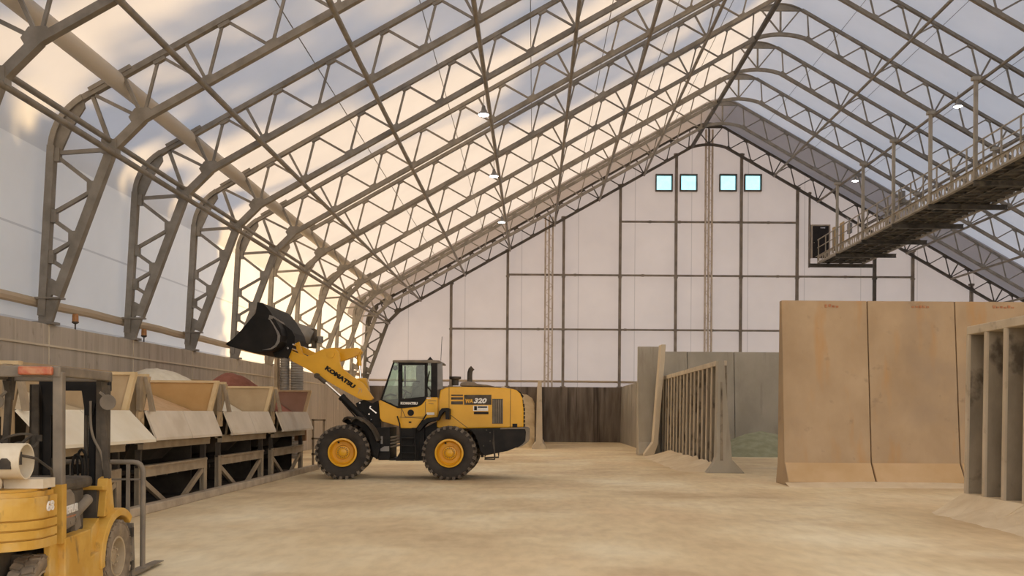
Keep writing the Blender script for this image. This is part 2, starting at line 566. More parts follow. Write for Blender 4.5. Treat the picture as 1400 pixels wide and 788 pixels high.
# ---- concrete walls
w = MB()
w.span((-11.75, -6.0, 0.0), (-11.0, 63.2, 3.80))
wl = structure(w.build('wall_left', 'conc_left', bevel=0.02), 'grey board-marked concrete wall on the left')
lg = MB()
lg.span((-11.0, -6.0, 3.29), (-10.965, 62.5, 3.335))
for k in range(9):
    lg.span((-11.0, TY[k + 1] - 0.12, 2.0), (-10.985, TY[k + 1] - 0.09, 3.80))
structure(lg.build('trim_1', 'conc_pale'), 'thin concrete ledge along the left wall')
w = MB()
w.span((-11.0, 62.52, 0.0), (34.5, 63.25, 3.62))
structure(w.build('wall_back', 'conc_back', bevel=0.02), 'brown stained concrete wall under the end fabric')
w = MB()
w.span((33.8, -6.0, 0.0), (34.5, 63.2, 3.80))
structure(w.build('wall_right', 'conc_left', bevel=0.02), 'grey concrete wall on the far right')

# ---- membrane: side walls, roof slopes, end wall
prof_arc = bez((-11.42, 0, 7.87), (-11.35, 0, 8.75), (-10.45, 0, 9.12), 8)
apex = bez((XR - 1.0, 0, zup(XR - 1.0) + 0.16), (XR, 0, zup(XR) + 0.12), (XR + 1.0, 0, zup(XR - 1.0) + 0.16), 6)


def sheet(pts, y0, y1, name, mat, label):
    mb = MB()
    n = len(pts)
    ys = [y0 + (y1 - y0) * i / 4 for i in range(5)]
    vs = [Vector((p[0], y, p[2])) for y in ys for p in pts]
    fs = [(r * n + i, r * n + i + 1, (r + 1) * n + i + 1, (r + 1) * n + i) for r in range(4) for i in range(n - 1)]
    mb._add(vs, fs)
    return structure(mb.build(name, mat, smooth=True), label)


YN = -6.0
sheet([(-11.62, 0, 3.75), (-11.5, 0, 6.0), (-11.42, 0, 7.87)], YN, 63.1, 'wall_left_membrane', 'fab_wall', 'white fabric side wall above the left concrete wall')
sheet([(2 * XR + 11.62, 0, 3.75), (2 * XR + 11.5, 0, 6.0), (2 * XR + 11.42, 0, 7.87)], YN, 63.1, 'wall_right_membrane', 'fab_wall', 'white fabric side wall on the far right')
left_roof = prof_arc + apex[:4]
right_roof = mir(prof_arc + apex[:4])
YB = TY[1] + 0.05
sheet(left_roof, YN, YB, 'ceiling_left', 'fab_roof', 'left slope of the translucent fabric roof')
sheet(right_roof, YN, YB, 'ceiling_right', 'fab_roof', 'right slope of the translucent fabric roof')
sheet(left_roof, YB, 63.1, 'ceiling_end_bay_left', 'fab_dark', 'brownish lined fabric of the last roof bay, left slope')
sheet(right_roof, YB, 63.1, 'ceiling_end_bay_right', 'fab_dark', 'brownish lined fabric of the last roof bay, right slope')

ew = MB()
outline = [(-11.6, 63.1, 3.5)] + [(p[0], 63.1, p[2]) for p in left_roof] + [(p[0], 63.1, p[2]) for p in reversed(right_roof)] + [(2 * XR + 11.6, 63.1, 3.5)]
ew._add([Vector(p) for p in outline], [tuple(range(len(outline)))])
structure(ew.build('wall_end_membrane', 'fab_end'), 'white fabric end wall of the hall')

# tan folded hem of the side fabric and the beige tube under the left slope
hm = MB()
prev = None
hem = []
for i in range(60):
    y = YN + 69 * i / 59
    hem.append((-11.42, y, 4.33 + 0.012 * math.sin(y * 1.38) + 0.008 * math.sin(y * 3.7)))
hm.path(hem, 0.11, 8)
tag(hm.build('fabric_hem_roll', 'fab_tan', smooth=True), 'tan rolled fabric hem running along the left wall just above the concrete', 'fabric hem')
hm = MB()
hm.path([(XB - 2.0, 63.015, 4.02), (-3, 63.015, 4.0), (3, 63.015, 4.0), (9.5, 63.015, 3.97), (18, 63.015, 3.97), (30, 63.015, 3.97)], 0.07, 8)
tag(hm.build('fabric_hem_roll', 'fab_tan', smooth=True), 'thin tan fabric hem along the foot of the white end wall', 'fabric hem')
db = MB()
db.tube((-9.55, YN, zup(-9.55) - 0.02), (-9.55, 62.9, zup(-9.55) - 0.02), 0.20, 14)
tag(db.build('fabric_duct', 'fab_fold', smooth=True), 'beige fabric tube running the length of the left eave under the roof skin', 'fabric tube')

# ---- one roof truss, built once and copied
def make_truss():
    t = thing('roof_truss', '', 'roof truss')
    Y0 = 0.0
    # --- nodes of one half
    foot_o, foot_i = Vector((-11.2, 0, 3.95)), Vector((-10.98, 0, 4.35))
    outer = [Vector((-11.19, 0, 4.0)), Vector((-11.0, 0, 7.87))]
    inner = [Vector((-10.86, 0, 4.45)), Vector((-9.64, 0, 7.80))]
    bend = Vector((XB, 0, ZB))
    arc = bez((-11.0, 0, 7.87), (-10.93, 0, 8.55), (-10.3, 0, zup(-10.3)), 8)
    dx = 1.46
    lows = [Vector((XB + dx * k, 0, zlow(XB + dx * k))) for k in range(14)]      # lower nodes, k=13 -> 10.04
    ups = [Vector((XB + dx * k + 0.36, 0, zup(XB + dx * k + 0.36))) for k in range(13)]
    kink = Vector((XR - 1.15, 0, zlow(XR - 1.15)))
    top_low = Vector((XR, 0, kink.z + 0.24))
    up_end = Vector((XR - 1.0, 0, zup(XR - 1.0)))
    flat = Vector((XR, 0, up_end.z + 0.02))

    def both(f):
        f(lambda p: Vector(p))
        f(lambda p: Vector((2 * XR - p[0], p[1], p[2])))

    def side(m):
        sgn = 'left' if m((0, 0, 0)).x == 0 else 'right'
        a = MB()
        a.bar(m(outer[0]), m(outer[1]), 0.17, 0.19)
        # haunch: curved plate between the column and the rafter
        hp = [m(p) for p in arc] + [m((-10.26, 0, 8.74)), m((-10.56, 0, 8.25)), m((-10.80, 0, 7.70))]
        a.prism([p + Vector((0, -0.03, 0)) for p in hp], (0, 0.06, 0))
        cen = Vector((-9.7, 0, 7.75))
        band = [p + (p - cen).normalized() * 0.07 for p in arc] + [p - (p - cen).normalized() * 0.06 for p in reversed(arc)]
        a.prism([m(p) + Vector((0, -0.095, 0)) for p in band], (0, 0.19, 0))
        for (z) in (7.66, 6.27, 5.34):
            x = -11.19 + (z - 4.0) * 0.0491
            a.box(m((x + 0.12, 0, z)), (0.16, 0.14, 0.30))
        a.build('outer_chord', 'steel', t)
        a = MB()
        a.bar(m(inner[0]), m(inner[1]), 0.20, 0.20)
        a.bar(m(inner[1]), m(bend), 0.19, 0.19)
        for z in (6.92, 5.78):
            x = -10.86 + (z - 4.45) * 0.364
            a.box(m((x - 0.12, 0, z)), (0.2, 0.14, 0.30))
        a.box(m((inner[1].x - 0.03, 0, inner[1].z + 0.05)), (0.34, 0.24, 0.32))
        a.prism([m(p) + Vector((0, -0.085, 0)) for p in (bend + Vector((-0.22, 0, -0.12)), bend + Vector((0.0, 0, -0.10)), bend + Vector((0.26, 0, 0.06)), bend + Vector((0.16, 0, 0.24)), bend + Vector((-0.16, 0, 0.22)), bend + Vector((-0.30, 0, 0.02)))], (0, 0.17, 0))
        a.build('inner_chord', 'steel', t)
        # base plate and shoe
        a = MB()
        a.prism([m((-11.28, -0.04, 3.95)), m((-10.82, -0.04, 4.75)), m((-11.0, -0.04, 4.85)), m((-11.18, -0.04, 4.85))][:4], (0, 0.08, 0))
        a.prism([m((-11.27, -0.05, 3.82)), m((-10.98, -0.05, 3.82)), m((-10.80, -0.05, 4.40)), m((-11.27, -0.05, 4.40))], (0, 0.10, 0))
        a.box(m((-11.03, 0, 4.40)), (0.58, 0.26, 0.04))
        a.box(m((-11.12, 0, 3.83)), (0.45, 0.4, 0.06))
        a.build('base_shoe', 'steel', t)
        a = MB()
        a.bar(m(bend), m(kink), 0.155, 0.16)
        for p in lows:
            c = m(p)
            a.box(c + Vector((0, 0, 0.09)), (0.30, 0.10, 0.13), Matrix.Rotation(-math.atan(SL) if sgn == 'left' else math.atan(SL), 3, 'Y'))
        a.build('lower_chord', 'steel', t)
        a = MB()
        a.bar(m((-10.3, 0, zup(-10.3))), m(up_end), 0.125, 0.15)
        a.bar(m((-10.15, 0, zup(-10.15) + 0.085)), m((-9.2, 0, zup(-9.2) + 0.085)), 0.09, 0.2)
        for p in ups:
            c = m(p)
            a.box(c + Vector((0, 0, -0.09)), (0.30, 0.11, 0.14), Matrix.Rotation(-math.atan(SL) if sgn == 'left' else math.atan(SL), 3, 'Y'))
        a.build('upper_chord', 'steel', t)

        def brace(p, q, wd=0.075):
            MB().bar(m(p), m(q), wd, wd).build('brace', 'steel', t)
        # column webs
        on = [Vector((-11.0 + 0.02, 0, 7.70)), Vector((-11.08, 0, 6.27)), Vector((-11.12, 0, 5.34))]
        inn = [inner[1], Vector((-9.96, 0, 6.92)), Vector((-10.38, 0, 5.78)), Vector((-10.64, 0, 5.04))]
        for p, q in ((inn[0], on[0]), (on[0], inn[1]), (inn[1], on[1]), (on[1], inn[2]), (inn[2], on[2]), (on[2], inn[3])):
            brace(p, q, 0.085)
        # knee webs
        brace(inner[1], (-10.08, 0, zup(-10.08) - 0.1), 0.085)
        brace(bend, (-10.02, 0, zup(-10.02) - 0.1))
        brace(bend, (-9.38, 0, zup(-9.38) - 0.05))
        # rafter webs: a steep one and a flat one from each upper node, an extra one at every purlin
        for k in range(13):
            brace(lows[k], ups[k], 0.062)
            brace(ups[k], lows[k + 1], 0.062)
            if k % 2 == 1:
                brace(lows[k], (lows[k].x - 0.52, 0, zup(lows[k].x - 0.52)), 0.07)
        brace(lows[13], (up_end.x - 0.25, 0, up_end.z - 0.15), 0.062)
        brace(top_low, (up_end.x + 0.1, 0, up_end.z), 0.062)
    both(side)
    a = MB()
    top = bez((XR - 1.05, -0.03, zup(XR - 1.05)), (XR, -0.03, zup(XR) + 0.02), (XR + 1.05, -0.03, zup(XR - 1.05)), 10)
    a.prism(top, (0, 0.06, 0))
    a.bar(up_end - Vector((0.05, 0, 0)), Vector((XR + 1.05, 0, up_end.z)), 0.10, 0.10)
    for i in range(10):
        a.bar(top[i] + Vector((0, 0.03, 0)), top[i + 1] + Vector((0, 0.03, 0)), 0.05, 0.15)
    a.build('ridge_plate', 'steel', t)
    a = MB()
    lowr = bez(kink, (XR, 0, top_low.z + 0.14), (2 * XR - kink.x, 0, kink.z), 6)
    for i in range(6):
        a.bar(lowr[i], lowr[i + 1], 0.15, 0.16)
    a.tube((XR, 0, lowr[3].z), (XR, 0, zup(XR) - 0.5), 0.05, 8)
    a.build('ridge_bow', 'steel', t)
    return t


tr0 = make_truss()
ORD = ['', 'second', 'third', 'fourth', 'fifth', 'sixth', 'seventh', 'eighth', 'ninth', 'tenth', 'eleventh']
trusses = []
for k in range(11):
    o = tr0 if k == 0 else copy_tree(tr0)
    o.location = (0, TY[k], 0)
    o['group'] = 'roof trusses of the hall'
    if k == 0:
        o['label'] = 'dark steel roof truss standing against the white end wall'
    elif k == 10:
        o['label'] = 'nearest grey steel truss, only its left knee showing in the top left corner'
    else:
        o['label'] = 'grey steel roof truss, %s one counted from the end wall' % ORD[k]
    trusses.append(o)
for ch in tr0.children:          # the end truss is darker, its copies are not: give it its own mesh in dark steel
    if ch.type == 'MESH':
        ch.data = ch.data.copy()
        ch.data.materials[0] = M['steel_dark']

# ---- purlin tubes along the hall at the lower-chord nodes
def purlin(x, z, label, r=0.055, mat='steel', twin=False, y1=62.4, name='purlin_tube'):
    a = MB()
    a.tube((x, YN, z), (x, y1, z), r, 10)
    if twin:
        a.tube((x - 0.17, YN, z + 0.17), (x - 0.17, y1, z + 0.17), r * 0.8, 10)
    o = a.build(name, mat, smooth=True)
    return tag(o, label, 'purlin', 'purlin tubes along the roof')


lefts = [-7.48, -4.56, -1.64, 1.28, 4.20, 7.12]
names = ['lowest', 'second lowest', 'third lowest', 'fourth lowest', 'fifth lowest', 'highest']
for i, x in enumerate(lefts):
    purlin(x, zlow(x) - 0.12, 'grey purlin tube under the left roof slope, %s of six above the eave rails' % names[i], 0.07)
for i, x in enumerate(lefts):
    xr = 2 * XR - x
    purlin(xr, zlow(xr) - 0.12, 'grey purlin tube under the right roof slope, %s of six' % names[i], 0.07)
purlin(10.25, zlow(10.25) + 0.0, 'thick dark ridge tube running under the roof peak', 0.12, 'steel_dark')
purlin(-9.58, 7.70, 'lower of the two eave rails along the left trusses', 0.07)
purlin(-9.66, 7.98, 'upper of the two eave rails along the left trusses', 0.065)
for i, x in enumerate([-6.1, -3.2, -0.2, 2.7, 5.6, 8.5]):
    a = MB()
    a.tube((x, YN, zup(x) + 0.10), (x, 58, zup(x) + 0.10), 0.014, 6)
    tag(a.build('roof_cable', 'steel'), 'thin cable under the left roof skin, %s from the eave' % ['first', 'second', 'third', 'fourth', 'fifth', 'sixth'][i], 'cable', 'thin cables under the roof skin')
for i, x in enumerate([14.2, 17.0, 19.9, 22.8]):
    a = MB()
    a.tube((x, YN, zup(x) + 0.10), (x, 58, zup(x) + 0.10), 0.012, 6)
    tag(a.build('roof_cable', 'steel'), 'thin cable under the right roof skin, %s from the ridge' % ['first', 'second', 'third', 'fourth'][i], 'cable', 'thin cables under the roof skin')

# ---- high-bay lamps
def lamp(loc, label):
    t = thing('high_bay_light', label, 'lamp', loc, 'high bay lamps')
    x, y, z = loc
    MB().lathe([(0.03, 0.30), (0.06, 0.26), (0.08, 0.12), (0.21, 0.0), (0.20, -0.02)], loc, (0, 0, 1), 20).build('lamp_housing', 'grey_metal', t, smooth=True)
    MB().lathe([(0.0, -0.05), (0.12, -0.045), (0.19, -0.015)], loc, (0, 0, 1), 20).build('lamp_lens', 'lamp', t)
    MB().tube((x, y, z + 0.28), (x, y, z + 0.62), 0.012, 6).build('hanging_rod', 'steel', t)
    return t


def on_slope(x):
    return zlow(x) - 0.78

for (x, y, lb) in ((18.32, 41.3, 'bright lamp under the right slope, nearer of the two there'),
                   (18.32, 54.5, 'bright lamp under the right slope, beside the far half of the walkway'),
                   (-1.75, 31.7, 'bright lamp under the left slope, nearest of the row of three'),
                   (-1.75, 39.9, 'bright lamp under the left slope, middle of the row of three'),
                   (-1.75, 49.5, 'bright lamp under the left slope, farthest of the row of three')):
    lamp((x, y, on_slope(x)), lb)

# ---- end-wall posts and rails
YP = 62.68
def post(u, vtop, label, wd=0.16, mat='post', vbot=528.0):
    p = P(u, vtop, YP)
    a = MB()
    a.span((p.x - wd / 2, YP - 0.09, P(u, vbot, YP).z if vbot != 528.0 else 3.62), (p.x + wd / 2, YP + 0.09, p.z))
    a.box((p.x, YP, p.z - 0.08), (wd * 1.9, 0.2, 0.12))
    if vbot == 528.0:
        a.box((p.x, YP, 3.65), (wd * 1.9, 0.24, 0.06))
        for z in (7.4, 10.9):
            if z < p.z - 0.5:
                a.box((p.x, YP - 0.02, z), (wd * 1.4, 0.2, 0.10))
    return tag(a.build('end_wall_post', mat), label, 'steel post', 'posts of the end wall')

post(617, 386, 'brown steel post of the end wall, standing behind the loader cab', 0.17)
post(694.5, 341, 'brown steel post of the end wall, behind the loader hood', 0.17)
post(771, 296, 'brown steel post of the end wall, right of the left lattice mast', 0.18)
post(848.5, 252, 'brown steel post above the right edge of the dark stained back wall', 0.18)
post(925, 210, 'brown steel post between the two left windows', 0.18)
post(1014, 210, 'brown steel post between the two right windows', 0.18)
post(1090.5, 256, 'brown steel post of the end wall, left of the walkway door', 0.18)
post(1107, 263, 'thin steel jamb beside the dark walkway door', 0.10, 'post', 366.0)
post(1196, 318, 'dark steel post of the end wall, under the end of the walkway', 0.20, 'steel_dark')
post(1248, 342, 'brown steel post of the end wall, right of the walkway', 0.18)
post(1328, 388, 'short brown steel post of the end wall, farthest right', 0.18)


def lattice(u0, u1, vtop, label):
    t = thing('lattice_mast', label, 'lattice mast', (P((u0 + u1) / 2, vtop, YP).x, YP, 3.62), 'lattice masts of the end wall')
    xa, xb = P(u0, vtop, YP).x, P(u1, vtop, YP).x
    zt = P(u0, vtop, YP).z
    for x in (xa, xb, (xa + xb) / 2):
        MB().span((x - 0.055, YP - 0.16, 3.62), (x + 0.055, YP + 0.0, zt)).build('mast_upright', 'post_pale', t)
    a = MB()
    z = 3.9
    s = 0
    while z + 0.42 < zt:
        a.bar((xa if s else xb, YP - 0.1, z), (xb if s else xa, YP - 0.1, z + 0.4), 0.035, 0.03)
        z += 0.4
        s = 1 - s
    a.build('mast_lacing', 'post_pale', t)
    return t

lattice(746, 756, 297, 'pale lattice mast on the left half of the end wall')
lattice(965, 974, 178, 'tall pale lattice mast rising to the peak between the windows')


def rail(u0, u1, v, label):
    p, q = P(u0, v, YP), P(u1, v, YP)
    a = MB()
    zz = P((u0 + u1) / 2, v, YP).z
    a.span((p.x, YP - 0.05, zz - 0.06), (q.x, YP + 0.06, zz + 0.06))
    for k in range(1, 6):
        a.box((p.x + (q.x - p.x) * k / 6, YP, zz), (0.16, 0.14, 0.16))
    return tag(a.build('end_wall_rail', 'post'), label, 'steel rail', 'horizontal rails of the end wall')

rail(848, 1091, 304, 'top steel rail of the end wall, under the four windows')
rail(694, 1248, 377.5, 'middle steel rail of the end wall, level with the walkway end')
rail(617, 1330, 452, 'lowest steel rail of the end wall')

# ---- windows and the door high in the end wall
for i, (u0, u1) in enumerate(((896.5, 919.7), (930, 953.5), (984, 1007.6), (1018, 1041.5))):
    p, q = P(u0, 238, 62.9), P(u1, 261.5, 62.9)
    a = MB()
    th = 0.07
    a.span((p.x, 62.85, q.z), (p.x + th, 63.16, p.z)); a.span((q.x - th, 62.85, q.z), (q.x, 63.16, p.z))
    a.span((p.x + th, 62.85, p.z - th), (q.x - th, 63.16, p.z)); a.span((p.x + th, 62.85, q.z), (q.x - th, 63.16, q.z + th))
    wn = structure(a.build('window_%d' % (i + 1), 'steel_dark'), ['leftmost', 'second', 'third', 'rightmost'][i] + ' of the four small bright windows near the peak')
    a = MB()
    a.span((p.x + th, 62.98, q.z + th), (q.x - th, 63.0, p.z - th))
    pn = a.build('pane', 'pane', wn)
EW = bpy.data.objects['wall_end_membrane']
# openings in the membrane for the windows
cut = []
me = EW.data
bm = bmesh.new()
bm.from_mesh(me)
rects = []
for (u0, u1) in ((896.5, 919.7), (930, 953.5), (984, 1007.6), (1018, 1041.5)):
    p, q = P(u0, 238, 62.9), P(u1, 261.5, 62.9)
    rects.append((p.x + 0.03, q.x - 0.03, q.z + 0.03, p.z - 0.03))
for x in sorted({r[0] for r in rects} | {r[1] for r in rects}):
    bmesh.ops.bisect_plane(bm, geom=bm.verts[:] + bm.edges[:] + bm.faces[:], plane_co=(x, 0, 0), plane_no=(1, 0, 0))
for z in sorted({r[2] for r in rects} | {r[3] for r in rects}):
    bmesh.ops.bisect_plane(bm, geom=bm.verts[:] + bm.edges[:] + bm.faces[:], plane_co=(0, 0, z), plane_no=(0, 0, 1))
zlo_all = min(r[2] for r in rects); zhi_all = max(r[3] for r in rects)
kill = []
for f in bm.faces:
    c = f.calc_center_median()
    for r in rects:
        if r[0] - 1e-4 <= c.x <= r[1] + 1e-4 and r[2] - 1e-4 <= c.z <= r[3] + 1e-4:
            kill.append(f)
            break
bmesh.ops.delete(bm, geom=list(set(kill)), context='FACES')
bm.to_mesh(me)
bm.free()

p, q = P(1111, 309, 62.6), P(1133, 353, 62.6)
a = MB()
a.span((p.x, 62.62, q.z), (q.x, 62.70, p.z))
dr = structure(a.build('door_1', 'door'), 'dark door at the far end of the walkway')
a = MB()
a.span((p.x - 0.09, 62.58, q.z), (p.x, 62.75, p.z + 0.09)); a.span((q.x, 62.58, q.z), (q.x + 0.09, 62.75, p.z + 0.09)); a.span((p.x, 62.58, p.z), (q.x, 62.75, p.z + 0.09))
a.build('door_frame', 'post_pale', dr)
a = MB()
a.tube((p.x + 0.1, 62.6, q.z + 1.0), (p.x + 0.1, 62.55, q.z + 1.0), 0.03, 8)
a.build('door_knob', 'chrome', dr)
a = MB()
a.span((p.x + 0.5, 62.58, p.z - 0.16), (p.x + 0.82, 62.62, p.z - 0.09))
a.build('door_closer', 'chrome', dr)

# ---- suspended walkway
CX0, CX1 = 18.45, 21.35
ZG0 = 11.75                       # underside of the side beams
cw = thing('walkway', 'long suspended steel walkway hanging under the right roof slope', 'walkway', (CX0, 62.0, ZG0))
CY0, CY1 = 2.0, 62.3


def cell_beam(x):
    a = MB()
    hgt, hole = 0.52, 0.13
    y = CY0
    pitch = 0.378
    th = 0.03
    n = int((CY1 - CY0) / pitch)
    for i in range(n):
        yc = CY0 + (i + 0.5) * pitch
        ring = [(yc + hole * math.cos(2 * PI * k / 12 + PI / 12), ZG0 + hgt / 2 + 0.16 * math.sin(2 * PI * k / 12 + PI / 12)) for k in range(12)]
        sq = []
        for k in range(12):
            t = 2 * PI * k / 12 + PI / 12
            cx, sy = math.cos(t), math.sin(t)
            m = max(abs(cx) / (pitch / 2), abs(sy) / (hgt / 2))
            sq.append((yc + cx / m, ZG0 + hgt / 2 + sy / m))
        corners = []
        vs = [Vector((x, p0, p1)) for p0, p1 in ring] + [Vector((x, p0, p1)) for p0, p1 in sq]
        fs = [(k, (k + 1) % 12, 12 + (k + 1) % 12, 12 + k) for k in range(12)]
        # corners of the cell
        for (cy_, cz_) in ((yc + pitch / 2, ZG0 + hgt), (yc - pitch / 2, ZG0 + hgt), (yc - pitch / 2, ZG0), (yc + pitch / 2, ZG0)):
            ang = math.atan2(cz_ - (ZG0 + hgt / 2), cy_ - yc)
            best = None
            for k in range(12):
                t0 = math.atan2(sq[k][1] - ZG0 - hgt / 2, sq[k][0] - yc)
                t1 = math.atan2(sq[(k + 1) % 12][1] - ZG0 - hgt / 2, sq[(k + 1) % 12][0] - yc)
                if t1 < t0:
                    t1 += 2 * PI
                an = ang if ang >= t0 else ang + 2 * PI
                if t0 <= an <= t1:
                    best = k
            vs.append(Vector((x, cy_, cz_)))
            if best is not None:
                fs.append((12 + best, 12 + (best + 1) % 12, len(vs) - 1))
        a._add(vs, fs)
    a.span((x - 0.09, CY0, ZG0 + hgt - 0.02), (x + 0.09, CY1, ZG0 + hgt))
    a.span((x - 0.09, CY0, ZG0), (x + 0.09, CY1, ZG0 + 0.02))
    o = a.build('side_beam', 'cat', cw)
    md = o.modifiers.new('web', 'SOLIDIFY')
    md.thickness = 0.02
    return o

cell_beam(CX0)
cell_beam(CX1)
a = MB()
a.span((CX0 + 0.1, CY0, ZG0 + 0.10), (CX1 - 0.1, CY1, ZG0 + 0.16))
y = CY0
while y < CY1:
    a.span((CX0 + 0.1, y, ZG0 + 0.02), (CX1 - 0.1, y + 0.06, ZG0 + 0.10))
    y += 0.72
for x in (19.1, 19.9, 20.6):
    a.span((x, CY0, ZG0 + 0.03), (x + 0.12, CY1, ZG0 + 0.10))
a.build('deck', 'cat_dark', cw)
for k in range(0, 11):
    y = TY[k] if k else 61.9
    a = MB()
    xl = 18.33 if k else 17.85
    a.span((xl, y - 0.09, ZG0 - 0.03), (22.0, y + 0.09, ZG0 + 0.0))
    a.span((xl, y - 0.02, ZG0 - 0.2), (22.0, y + 0.02, ZG0 - 0.03))
    a.span((xl, y - 0.09, ZG0 - 0.23), (22.0, y + 0.09, ZG0 - 0.2))
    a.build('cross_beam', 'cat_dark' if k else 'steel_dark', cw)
    for x, xo in ((CX0, 0.05), (CX1, -0.05)):
        if k == 0:
            continue
        zt = zlow(x) - 0.05
        a = MB()
        a.span((x - 0.07 - xo, y - 0.07, ZG0), (x + 0.07 - xo, y + 0.07, zt))
        a.box((x - xo, y, zt), (0.34, 0.22, 0.14))
        a.build('hanger', 'cat', cw)
for x in (CX0, CX1):
    zt = ZG0 + 0.52
    a = MB()
    a.tube((x, CY0, zt + 1.06), (x, CY1 - 0.2, zt + 1.06), 0.035, 8)
    a.tube((x, CY0, zt + 0.55), (x, CY1 - 0.2, zt + 0.55), 0.030, 8)
    a.build('handrail', 'cat', cw)
    y = 61.9
    i = 0
    while y > 20 and i < 28:
        a = MB()
        a.span((x - 0.03, y - 0.03, ZG0 + 0.2), (x + 0.03, y + 0.03, zt + 1.06))
        a.build('rail_post', 'cat', cw)
        y -= 1.5133
        i += 1
a = MB()
a.span((CX0 + 0.85, 59.5, ZG0 + 0.55), (CX0 + 0.90, 60.3, ZG0 + 2.3))
a.span((CX0 + 0.35, 59.8, ZG0 + 0.55), (CX0 + 0.62, 60.2, ZG0 + 2.0))
a.build('cabinet', 'bin_edge', cw)
for y in (33.2, 48.0, 56.0):
    a = MB()
    a.span((CX0 + 0.05, y, ZG0 + 0.9), (CX0 + 0.22, y + 0.4, ZG0 + 1.5))
    a.path([(CX0 + 0.1, y + 0.2, ZG0 + 1.5), (CX0 + 0.1, y + 0.3, ZG0 + 1.75), (CX0 + 0.1, y + 0.6, ZG0 + 1.9)], 0.03, 6)
    a.build('junction_box', 'grey_metal', cw)

# ================================================================== PRECAST WALL UNITS
def tall_unit(x0, x1, label, yt=25.75, mat='conc_beige', flip=1, group='tall precast wall units', far=False):
    """5 m unit, battered face towards the camera, foot with a chamfer"""
    H = 4.97 if not far else 5.0
    pr = [(yt, H), (yt - 0.42, 0.60), (yt - 0.80, 0.10), (yt - 0.80, 0.0), (yt + 0.45, 0.0), (yt + 0.45, 0.10), (yt + 0.30, 0.55), (yt + 0.22, H)]
    a = MB()
    a.prism([(x0 + 0.012, p[0], p[1]) for p in pr], (x1 - x0 - 0.024, 0, 0))
    o = a.build('precast_wall_unit', mat, bevel=0.018)
    if mat == 'conc_beige':
        a = MB()
        a.prism([(x0 + 0.03, yt - 0.425, 0.60), (x0 + 0.03, yt - 0.80, 0.105), (x0 + 0.03, yt - 0.81, 0.105), (x0 + 0.03, yt - 0.435, 0.60)], (x1 - x0 - 0.06, 0, 0))
        a.build('foot_face', 'conc_foot', o)
    return tag(o, label, 'concrete wall', group)

u1 = tall_unit(6.67, 9.0, 'tall beige concrete wall unit with a free left edge, leftmost of the big front row')
u2 = tall_unit(9.0, 11.37, 'tall beige concrete wall unit with rust streaks, in the middle of the big front row')
u3 = tall_unit(11.37, 13.72, 'tall beige concrete wall unit rising behind the ribbed wall at the right edge')
u4 = tall_unit(13.72, 16.07, 'tall beige concrete wall unit farthest right in the front row, behind the ribbed wall')
for o, x0, body in ((u1, 7.85, 4), (u2, 10.2, 5), (u3, 12.4, 6)):
    a = MB()
    random.seed(int(x0 * 10))
    for i in range(body):
        hh = 0.05 + random.random() * 0.04
        a.span((x0 + i * 0.10, 25.715, 4.78 + random.random() * 0.02), (x0 + 0.065 + i * 0.10, 25.74, 4.78 + hh))
    a.build('stencil_lettering', 'stencil', o)
    o.children[0]['label'] = 'faded reddish stencil mark under the top edge'

tg = 'tall grey wall units behind the ribbed wall'
for i, (x0, x1, lb) in enumerate(((5.95, 7.62, 'tall grey concrete wall unit directly above the far end of the ribbed wall'),
                                  (7.62, 9.95, 'tall grey concrete wall unit above the near half of the ribbed wall'),
                                  (9.95, 12.28, 'tall grey concrete wall unit beside the green heap, left of the beige wall'),
                                  (12.28, 14.6, 'tall grey concrete wall unit hidden behind the beige front row'))):
    tall_unit(x0, x1, lb, 47.4, 'conc_grey', group=tg, far=True)
tall_unit(4.74, 5.72, 'narrow tall grey wall unit facing the camera right of the low bay wall', 43.6, 'conc_grey', group=tg)
# along-hall unit that shows its battered end
a = MB()
pr = [(5.62, 4.97), (5.30, 0.62), (4.92, 0.10), (4.92, 0), (5.34, 0), (5.52, 0.55), (5.84, 4.97)]
a.prism([(p[0], 42.2, p[1]) for p in pr], (0, 0.75, 0))
tag(a.build('precast_wall_unit', 'conc_pale', bevel=0.02), 'pale leaning end of a tall wall unit, at the far end of the ribbed wall', 'concrete wall', 'tall precast wall units')


